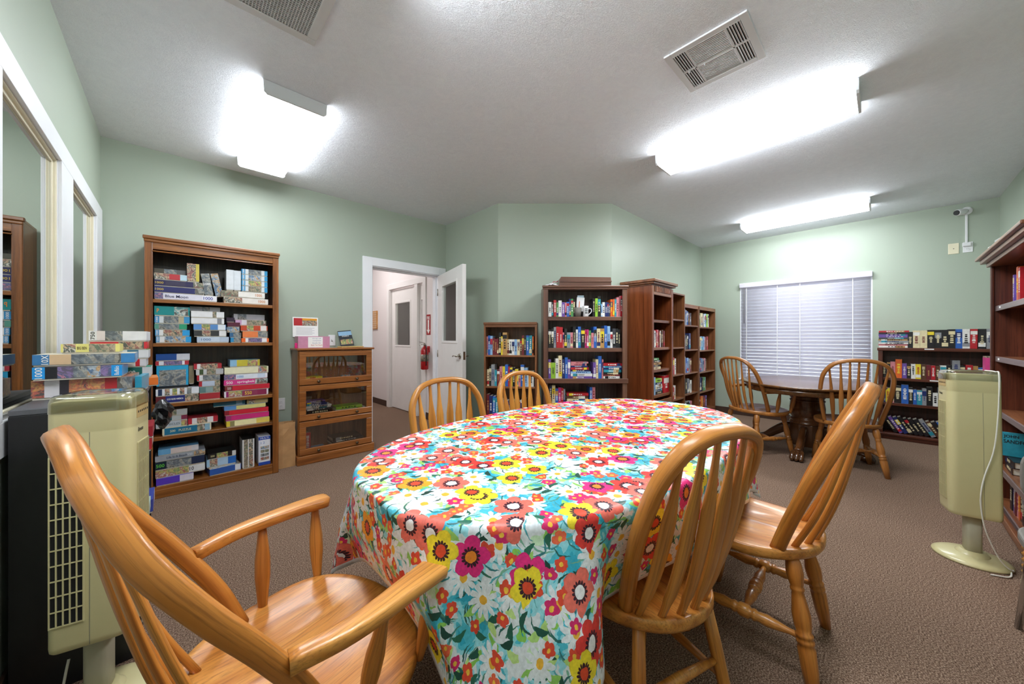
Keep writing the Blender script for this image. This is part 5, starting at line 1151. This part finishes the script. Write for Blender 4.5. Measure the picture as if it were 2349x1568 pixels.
# ---------------------------------------------------------------- tower fans
def tower_fan(loc, rz, label, lean=0.0, grille=True, cordpath=None, group='beige tower fans'):
    t = thing('tower_fan', label, 'fan', loc, rz, group); t.scale = (.86, .86, 1)
    M = Matrix.Translation((0, 0, .24)) @ Matrix.Rotation(lean, 4, 'X') @ Matrix.Translation((0, 0, -.24))
    ZB, ZT = .245, 1.0
    def outl(sx=1.0, n=7):
        pts = []
        for cx_, cy_, r_, a0 in ((.070, .062, .042, 0), (-.078, .082, .022, 90), (-.078, -.082, .022, 180), (.070, -.062, .042, 270)):
            for i in range(n): a = R(a0+90*i/(n-1)); pts.append(((cx_+r_*math.cos(a))*sx, (cy_+r_*math.sin(a))*sx))
        return pts
    lv = [(ZB, .94), (ZB+.006, .985), (ZB+.02, 1.0), (ZT-.10, 1.0), (ZT-.097, .995), (ZT-.094, 1.0), (ZT-.03, 1.0), (ZT-.010, .985), (ZT-.002, .95), (ZT, .88)]
    vs = []; fs = []; k = len(outl())
    for z, s_ in lv: vs += [M @ Vector((x, y, z)) for x, y in outl(s_)]
    for a in range(len(lv)-1):
        for i in range(k): j = (i+1) % k; fs.append((a*k+i, a*k+j, (a+1)*k+j, (a+1)*k+i))
    m = MB(); m.add(vs, fs, 0, True); m.add([vs[i] for i in range(k)], [tuple(range(k-1, -1, -1))]); m.add(vs[-k:], [tuple(range(k))])
    body = obj('body', m, 'fan_beige', t)
    obj('seam', MB().box(.0035, .0045, -.1046, -.1030, ZB+.005, ZT-.097, M=M), 'grey_laminate', body); obj('seam', MB().box(-.0245, -.0235, .1030, .1046, ZB+.005, ZT-.097, M=M), 'grey_laminate', body)
    # front outlet grille
    obj('outlet_recess', MB().box(.1119, .1124, -.056, .056, ZB+.07, ZT-.155, M=M), 'dark_void', t)
    for i in range(9):
        y = -.056+.112*i/8; obj('grille_bar', MB().box(.1122, .1165, y-.0022, y+.0022, ZB+.07, ZT-.155, M=M), 'fan_beige', t)
    for i in range(9):
        z = ZB+.07+(ZT-ZB-.225)*i/8; obj('grille_bar', MB().box(.1120, .1150, -.056, .056, z-.002, z+.002, M=M), 'fan_beige', t)
    obj('control_panel', MB().box(.1116, .1130, -.06, .06, ZT-.072, ZT-.030, M=M), 'fan_panel', t)
    for i in range(6): obj('indicator', MB().box(.1128, .1136, -.048+i*.019, -.040+i*.019, ZT-.056, ZT-.049, M=M), 'ink_black', t)
    lettering(t, 'Breeze', 'ink_black', M @ Vector((.1132, -.02, ZT-.112)), .05, .014, (PI/2, 0, PI/2), bold=.02)
    if grille:
        y0 = -.1046
        obj('intake_recess', MB().box(-.090, -.010, y0, y0+.002, ZB+.085, ZT-.165, M=M), 'dark_void', t)
        for i in range(6):
            x = -.090+.080*i/5; obj('grille_bar', MB().box(x-.0017, x+.0017, y0-.004, y0+.001, ZB+.083, ZT-.163, M=M), 'fan_beige', t)
        for i in range(12):
            z = ZB+.085+(ZT-ZB-.25)*i/11; obj('grille_bar', MB().box(-.090, -.010, y0-.003, y0+.001, z-.0017, z+.0017, M=M), 'fan_beige', t)
    q = MB(); q.sweep([(-.005, 0, .03), (-.005, 0, .15), (-.005, 0, .26)], .042, .036, (1, 0, 0), 20, 3.5); obj('pole', q, 'fan_pole', t)
    q = MB(); q.lathe((-.005, 0, .026), (-.005, 0, .05), [(0, .085), (.3, .066), (1, .052)], 28); obj('collar', q, 'fan_beige', t)
    m = MB(); vs = []; fs = []; k = 48
    for r_, z in ((.02, .034), (.09, .030), (.14, .021), (.163, .010), (.165, .002), (.15, 0)): vs += [(math.cos(2*PI*i/k)*r_, math.sin(2*PI*i/k)*r_*.93, z) for i in range(k)]
    for a in range(5):
        for i in range(k): j = (i+1) % k; fs.append((a*k+i, (a+1)*k+i, (a+1)*k+j, a*k+j))
    fs += [tuple(range(k)), tuple(5*k+i for i in range(k-1, -1, -1))]; m.add(vs, fs, 0, True); obj('base', m, 'fan_beige', t)
    # clear dust cover over the top
    lv = [(ZT-.035, 1.012), (ZT-.004, 1.006), (ZT+.010, .97), (ZT+.017, .90), (ZT+.020, .6), (ZT+.018, .1)]; vs = []; fs = []; k = len(outl())
    for z, s_ in lv: vs += [M @ Vector((x, y, z)) for x, y in outl(s_)]
    for a in range(len(lv)-1):
        for i in range(k): j = (i+1) % k; fs.append((a*k+i, a*k+j, (a+1)*k+j, (a+1)*k+i))
    m = MB(); m.add(vs, fs, 0, True); obj('dust_cover', m, 'clear_plastic', t)
    if cordpath:
        q = MB(); q.sweep(smooth_path(cordpath, 60), .0042, .0032, (0, 0, 1), 8); obj('power_cord', q, 'cord_white', t)
    return t
tower_fan((-.178, 1.775, 0), R(-12), 'beige tower fan with side grille behind the near armchair at left', 0, True, [(-.09, .02, .16), (-.1, -.05, .03), (-.14, -.14, .006), (-.05, -.21, .005), (.10, -.17, .005), (.19, -.02, .005), (.17, .10, .005), (.10, .20, .005)])
tower_fan((3.13, -.325, 0), R(100), 'beige tower fan with a white cord draped over it at right', R(2.2), False, [(-.05, .02, 1.022), (-.07, .08, 1.02), (-.075, .112, 1.0), (-.07, .114, .8), (-.055, .113, .62), (-.02, .114, .48), (-.005, .116, .38), (-.01, .112, .28), (-.03, .11, .18), (-.08, .11, .06), (-.13, .10, .015), (-.14, .03, .01), (-.10, .16, .006), (-.02, .19, .005)])

# ---------------------------------------------------------------- black shelf unit with puzzles
blk = bookcase('shelf_unit', 'black low shelf unit under the left window piled with puzzles', (-.095, 1.93, 0), PI/2, .75, .295, .96, [.70, .42, .08], ('black_laminate', 'black_laminate', 'black_laminate'), .02, .02, 0, 0, .06, cat='shelf unit')
for ch in blk.children:
    if ch.name.startswith('top_panel'): ch.data.materials[0] = MATS['grey_laminate']
GP = 'puzzle boxes on and in the black shelf unit'
def pb2(label, x, y, z, w, h, d, bands, rz=0, texts=(), top=None, base=None):
    o = pbox(label, -w/2, w/2, 0, h, bands, 0, d, texts, (0, 0, rz), GP, top, True, 'puzzle_box', base); o.location = (x, y, z+.0008); return o
pb2('orange sunset puzzle box with barcode at the bottom of the near stack', -.262, 2.17, .96, .255, .073, .25, [(.12, 'g'), (.14, 'dcd8dc'), (.09, '2c2630'), (.36, 'g'), (.13, 'b02a30'), (.16, 'd')], R(-2), top='g')
sb = bpy.data.objects
pb2('black and blue puzzle box numbered 1000 on the sunset box', -.271, 2.145, 1.034, .222, .050, .2, [(.13, '1a96e0'), (.13, '14141a'), (.17, 'f'), (.16, 'd'), (.15, 'b'), (.13, 'f'), (.13, '1a96e0')], R(-1), [('1000', .065, .5, .85, 'ink_white', 1), ('Buffalo', .935, .35, .7, 'ink_white', 1)], top='16161c')
pb2('pale landscape puzzle box with blue ends on the black 1000 box', -.258, 2.19, 1.085, .262, .044, .23, [(.15, '3a7ab0'), (.20, 'd8b890'), (.5, 'd'), (.15, '3f84bc')], R(1), [('10X', .11, .4, .8, 'ink_white', 1)], top='e0d8c4')
pb2('yellow Big Ben 1000 puzzle box on top of the near stack', -.257, 2.285, 1.130, .160, .038, .14, [(.04, 'd8d07a'), (.20, 'c'), (.22, 'd8d07a'), (.46, 'a'), (.08, 'd8d07a')], 0, [('BIG BEN', .345, .32, .16, '4a3a20', 0)], top='d8d07a')
pb2('slim turquoise puzzle box standing beside the sunset box', -.117, 2.20, .96, .020, .068, .2, [(1, '2a98b8')], R(-4), top='2a98b8')
fy = 2.47
pb2('orange puzzle box with blue logo jutting over the shelf edge', -.168, fy-.01, .96, .21, .040, .19, [(.6, 'd8782e'), (.4, 'e2742a')], R(3), top='e08a44')
pb2('green 2000-piece puzzle box under the pale boxes in the far stack', -.185, fy, 1.001, .19, .052, .18, [(.6, '1f9a80'), (.25, '1d6a60'), (.15, 'd8dce0')], 0, [('2000', .62, .3, .22, 'ink_white', 0)], top='1f9a80')
pb2('red-edged white puzzle box in the far stack', -.195, fy, 1.054, .18, .038, .18, [(.8, 'd4d0cc'), (.08, 'c02030'), (.12, 'd8d8dc')], 0)
pb2('white and teal puzzle box in the far stack', -.190, fy, 1.093, .185, .044, .18, [(.12, '5aa8c0'), (.5, 'dfe4e4'), (.2, '4a7a94'), (.18, 'dcdfe2')], 0, top='7cc060')
pb2('red Merry & Bright puzzle box near the top of the far stack', -.192, fy, 1.138, .18, .037, .18, [(.48, 'd8353f'), (.46, 'c'), (.06, 'd8353f')], 0, [('Merry & Bright', .25, .4, .38, 'ink_white', 0)], top='d8353f')
pb2('white puzzle box numbered 750 topping the far stack', -.195, fy, 1.176, .182, .050, .18, [(.13, 'e8e8ea'), (.14, 'e4d8d8'), (.30, 'd'), (.28, 'e6e6ea'), (.15, 'e8e8ea')], R(-2), [('750', .065, .45, .7, 'ink_black', 1)], top='e8e8ea')
for i, (y, z, w, h, bd, nm) in enumerate(((2.05, .70, .17, .085, [(1, '1f5f86')], 'dark blue'), (2.30, .70, .18, .055, [(.5, 'c03038'), (.5, 'd8d0d0')], 'red and white'), (2.30, .757, .18, .05, [(1, 'a82a34')], 'crimson'), (2.06, .42, .18, .05, [(.5, '2f8a50'), (.5, 'c8303a')], 'green and red'), (2.06, .472, .18, .05, [(1, 'b8d0c8')], 'pale green'), (2.32, .42, .18, .06, [(.6, '3a4aa0'), (.4, 'd8d8e0')], 'blue and white'), (2.10, .08, .2, .06, [(.4, 'dfe2e4'), (.3, '1f5a40'), (.3, 'dfe2e4')], 'green and white'), (2.10, .142, .2, .06, [(1, 'd0d0c4')], 'ivory'))):
    pb2('%s puzzle box sticking out of the %s shelf of the black unit' % (nm, {.70: 'upper', .757: 'upper', .42: 'middle', .472: 'middle', .08: 'bottom', .142: 'bottom'}[z]), -.082+.004*(i % 3), y, z, w, h, .19, bd, PI/2)
m = MB(); vs = []; fs = []; br3 = random.Random(4); k = 12
for i in range(9):
    f = i/8; r_ = .012+.042*math.sin(PI*min(1, f*1.05))**.7
    for j in range(k): a = 2*PI*j/k; q = r_*(1+br3.uniform(-.32, .25)); vs.append((math.cos(a)*q*.75, math.sin(a)*q, .16-.16*f))
for i in range(8):
    for j in range(k): fs.append((i*k+j, (i+1)*k+j, (i+1)*k+(j+1) % k, i*k+(j+1) % k))
fs += [tuple(range(k)), tuple(8*k+j for j in range(k-1, -1, -1))]; m.add(vs, fs, 0, False)
o = obj('black_bag', m, 'bag_black', None, (-.052, 2.71, .70)); tag(o, 'crumpled black plastic bag hanging at the end of the black shelf unit', 'bag')

# ---------------------------------------------------------------- on the walnut bookcase
def onc(case, x, y, z): return Matrix.Translation(case.location) @ Matrix.Rotation(case.rotation_euler.z, 4, 'Z') @ Vector((x, y, z))
t = thing('mug', 'white lettered mug in front of the books on the walnut bookcase', 'mug', onc(dark, .442, .040, 1.4206), DIAG)
q = MB(); q.lathe((0, 0, 0), (0, 0, .112), [(0, .024), (.05, .028), (.55, .026), (1, .030)], 24); obj('cup', q, 'plate_white', t)
q = MB(); q.sweep(smooth_path([(.026, 0, .085), (.055, 0, .080), (.058, 0, .05), (.028, 0, .02)], 16), .005, .004, (0, 1, 0), 8); obj('handle', q, 'plate_white', t)
for i in range(3): obj('printed_line', MB().box(-.014, .014, -.0292, -.0262, .035+i*.02, .044+i*.02), 'ink_black', t)
t = thing('pen_cup', 'dark metal cup of cards and pens beside the white mug', 'cup', onc(dark, .360, .045, 1.4206), DIAG)
q = MB(); q.lathe((0, 0, 0), (0, 0, .095), [(0, .03), (1, .038)], 24); obj('cup', q, 'grey_plastic', t)
obj('card', MB().box(-.02, .06, .014, .016, .06, .205, M=Matrix.Rotation(R(4), 4, 'Y')), 'plate_white', t); obj('card', MB().box(.0, .068, .018, .020, .06, .225), cc('b8d0e0'), t)
for x, c_ in ((-.02, 'blackish'), (.012, 'ink_e06a1a')):
    cc('e06a1a'); q = MB(); q.lathe((x*.5, -.01, .03), (x*1.4, -.012, .165), [(0, .004), (.9, .004), (1, .001)], 8); obj('pen', q, c_, t)
t = thing('wooden_box', 'brown wooden hutch top lying on the walnut bookcase', 'wooden box', onc(dark, .44, .14, 1.7385), DIAG)
m = MB(); m.prism([(-.275, 0), (.265, 0), (.265, .055), (.262, .092), (-.255, .098), (-.275, .060)][::-1], -.11, .11, M=Matrix.Rotation(PI/2, 4, 'X')); obj('body', m, 'wal_x', t, bevel=.003)
obj('ledge', MB().box(-.272, .268, -.118, -.110, .040, .056), 'wal_x', t, bevel=.002)
m = MB(); vs = []; fs = []; k = 10
for i in range(k):
    for j in range(6):
        x = -.07+.14*i/(k-1); y = -.05+.1*j/5; vs.append((x, y, max(.0, .04*math.cos(x/.16*PI)*math.cos(y/.13*PI)*br3.uniform(.4, 1.1))))
for i in range(k-1):
    for j in range(5): fs.append((i*6+j, (i+1)*6+j, (i+1)*6+j+1, i*6+j+1))
m.add(vs, fs, 0, True); o = obj('cloth_bag', m, mt('e8e4ea'), None, onc(dark, .085, .06, 1.7395), (0, 0, DIAG), solid=.003); tag(o, 'crumpled white cloth on the left end of the walnut bookcase top', 'cloth')
q = MB(); q.sweep(smooth_path([(-.03, 0, .0), (-.01, .01, .03), (.015, 0, .02), (.03, -.01, .035)], 12), .008, .003, (0, 0, 1), 6); o = obj('red_ribbon', q, cc('c02048'), None, onc(dark, .125, .075, 1.765), (0, 0, DIAG)); tag(o, 'small red ribbon on the white cloth', 'ribbon')

# ---------------------------------------------------------------- right corner
g = 'books on top of the corner bookcase'
book(ecase, .42, 1.776, .04, .24, .17, 'G', 'thick grey book lying on top of the corner bookcase', g, -.05, 0, True, R(5))
m = MB(); m.box(0, .30, 0, .2, 0, .012); m.box(.02, .28, .01, .19, .012, .02); o = obj('paper_stack', m, 'ink_white', None, onc(ecase, .08, -.06, 1.776), (0, 0, PI)); tag(o, 'stack of white papers on top of the corner bookcase', 'papers')
o = obj('clear_case', MB().box(0, .16, 0, .08, 0, .028), cc('d4dad6'), None, onc(ecase, .12, -.04, 1.797), (0, 0, PI+.1), bevel=.004); tag(o, 'pale plastic case on the papers above the corner bookcase', 'case')
for i, (z, x) in enumerate(((1.42, .16), (1.068, .12), (.70, .10), (.32, .05))): obj('shelf_label', MB().box(x, x+.03, .0015, .004, z-.022, z-.010), 'ink_white', ecase)
for z, x in ((1.08, .36), (.725, .40), (.06, .33)): obj('shelf_label', MB().box(x, x+.07, -.0305 if z > 1 else .002, -.0285 if z > 1 else .004, z-.012, z), 'ink_white', low)
t = thing('corner_table', 'small dark wooden table in the corner behind the right fan', 'table', (5.19, -.645, 0))
obj('tabletop', MB().box(-.42, .42, -.19, .185, .865, .89), 'walnut_x', t, bevel=.006); obj('apron', MB().box(-.36, .36, -.15, .15, .80, .865), 'walnut_x', t)
for sx in (-.33, .33):
    for sy in (-.13, .13): obj('leg', MB().box(sx-.022, sx+.022, sy-.022, sy+.022, 0, .80), 'walnut_z', t, bevel=.003)
pk = thing('tissue_box', 'pink patterned tissue box on the corner table', 'tissue box', (5.10, -.655, .8905)); obj('carton', MB().box(-.055, .055, -.055, .055, 0, .15), mt('c'), pk); obj('pink_wrap', MB().box(-.056, .056, -.056, .056, .012, .138), cc('d8488e'), pk)
for i in range(3): obj('printed_spot', MB().box(-.0572, -.056, -.03+.022*(i % 2), .002+.022*(i % 2), .025+i*.036, .05+i*.036), cc(('e87a3a', '2a2430', '8a7ad0')[i]), pk)
m = MB(); m.add([(-.02, -.015, 0), (.02, -.015, 0), (.03, .02, .06), (-.045, .03, .02), (0, .0, .07)], [(0, 1, 4), (1, 2, 4), (2, 3, 4), (3, 0, 4)]); obj('tissue', m, 'ink_white', pk, (-.01, 0, .15), solid=.001)
# wicker basket and grey chair at the frame edge
t = thing('wicker_basket', 'tan wicker basket on the carpet at the right edge', 'basket', (2.845, -.655, 0))
a, b = .155, .185
for i in range(16):
    z = .012+i*.0145; m = MB(); pts = []
    for (x0, y0), (x1, y1) in zip(((-a, -b), (a, -b), (a, b), (-a, b)), ((a, -b), (a, b), (-a, b), (-a, -b))):
        for j in range(10): f = j/10; wv = .004*(1 if (j+i) % 2 else -1); nx, ny = (y1-y0), -(x1-x0); l = math.hypot(nx, ny); pts.append((x0+(x1-x0)*f+nx/l*wv, y0+(y1-y0)*f+ny/l*wv, z))
    pts.append(pts[0]); m.sweep(pts, .0055, .0072, (0, 0, 1), 6, cap=False); obj('woven_strand', m, 'honey_x', t)
m = MB(); m.box(-a-.008, a+.008, -b-.008, -b+.012, .238, .258); m.box(-a-.008, a+.008, b-.012, b+.008, .238, .258); m.box(-a-.008, -a+.012, -b+.012, b-.012, .238, .258); m.box(a-.012, a+.008, -b+.012, b-.012, .238, .258); obj('rim', m, 'honey_x', t, bevel=.004)
obj('bottom', MB().box(-a+.006, a-.006, -b+.006, b-.006, .004, .012), 'honey_x', t)
t = thing('office_chair', 'grey plastic chair back at the extreme right edge', 'chair', (2.33, -.56, 0))
m = MB(); q = smooth_path([(.20, -.165, .50), (.215, -.165, .62), (.205, -.165, .735)], 8)
m.prism([(.17*math.copysign(abs(math.cos(2*PI*i/32))**.5, math.cos(2*PI*i/32)), .625+.115*math.copysign(abs(math.sin(2*PI*i/32))**.5, math.sin(2*PI*i/32))) for i in range(32)], 0, .03, M=Matrix.Translation((.20, 0, 0)) @ Matrix(((0, 0, 1, 0), (1, 0, 0, 0), (0, 1, 0, 0), (0, 0, 0, 1))))
obj('backrest', m, 'grey_plastic', t, bevel=.006)
m = MB(); m.prism([(.2*math.copysign(abs(math.cos(2*PI*i/32))**.6, math.cos(2*PI*i/32)), .2*math.copysign(abs(math.sin(2*PI*i/32))**.6, math.sin(2*PI*i/32))) for i in range(32)], .40, .435); obj('seat', m, 'grey_plastic', t, bevel=.008)
obj('back_support', MB().box(.195, .212, -.02, .02, .40, .60), 'blackish', t)
for sx in (-1, 1):
    for sy in (-1, 1): q = MB(); q.lathe((sx*.15, sy*.15, .40), (sx*.18, sy*.18, 0), [(0, .012), (1, .011)], 10); obj('leg', q, 'chrome', t)
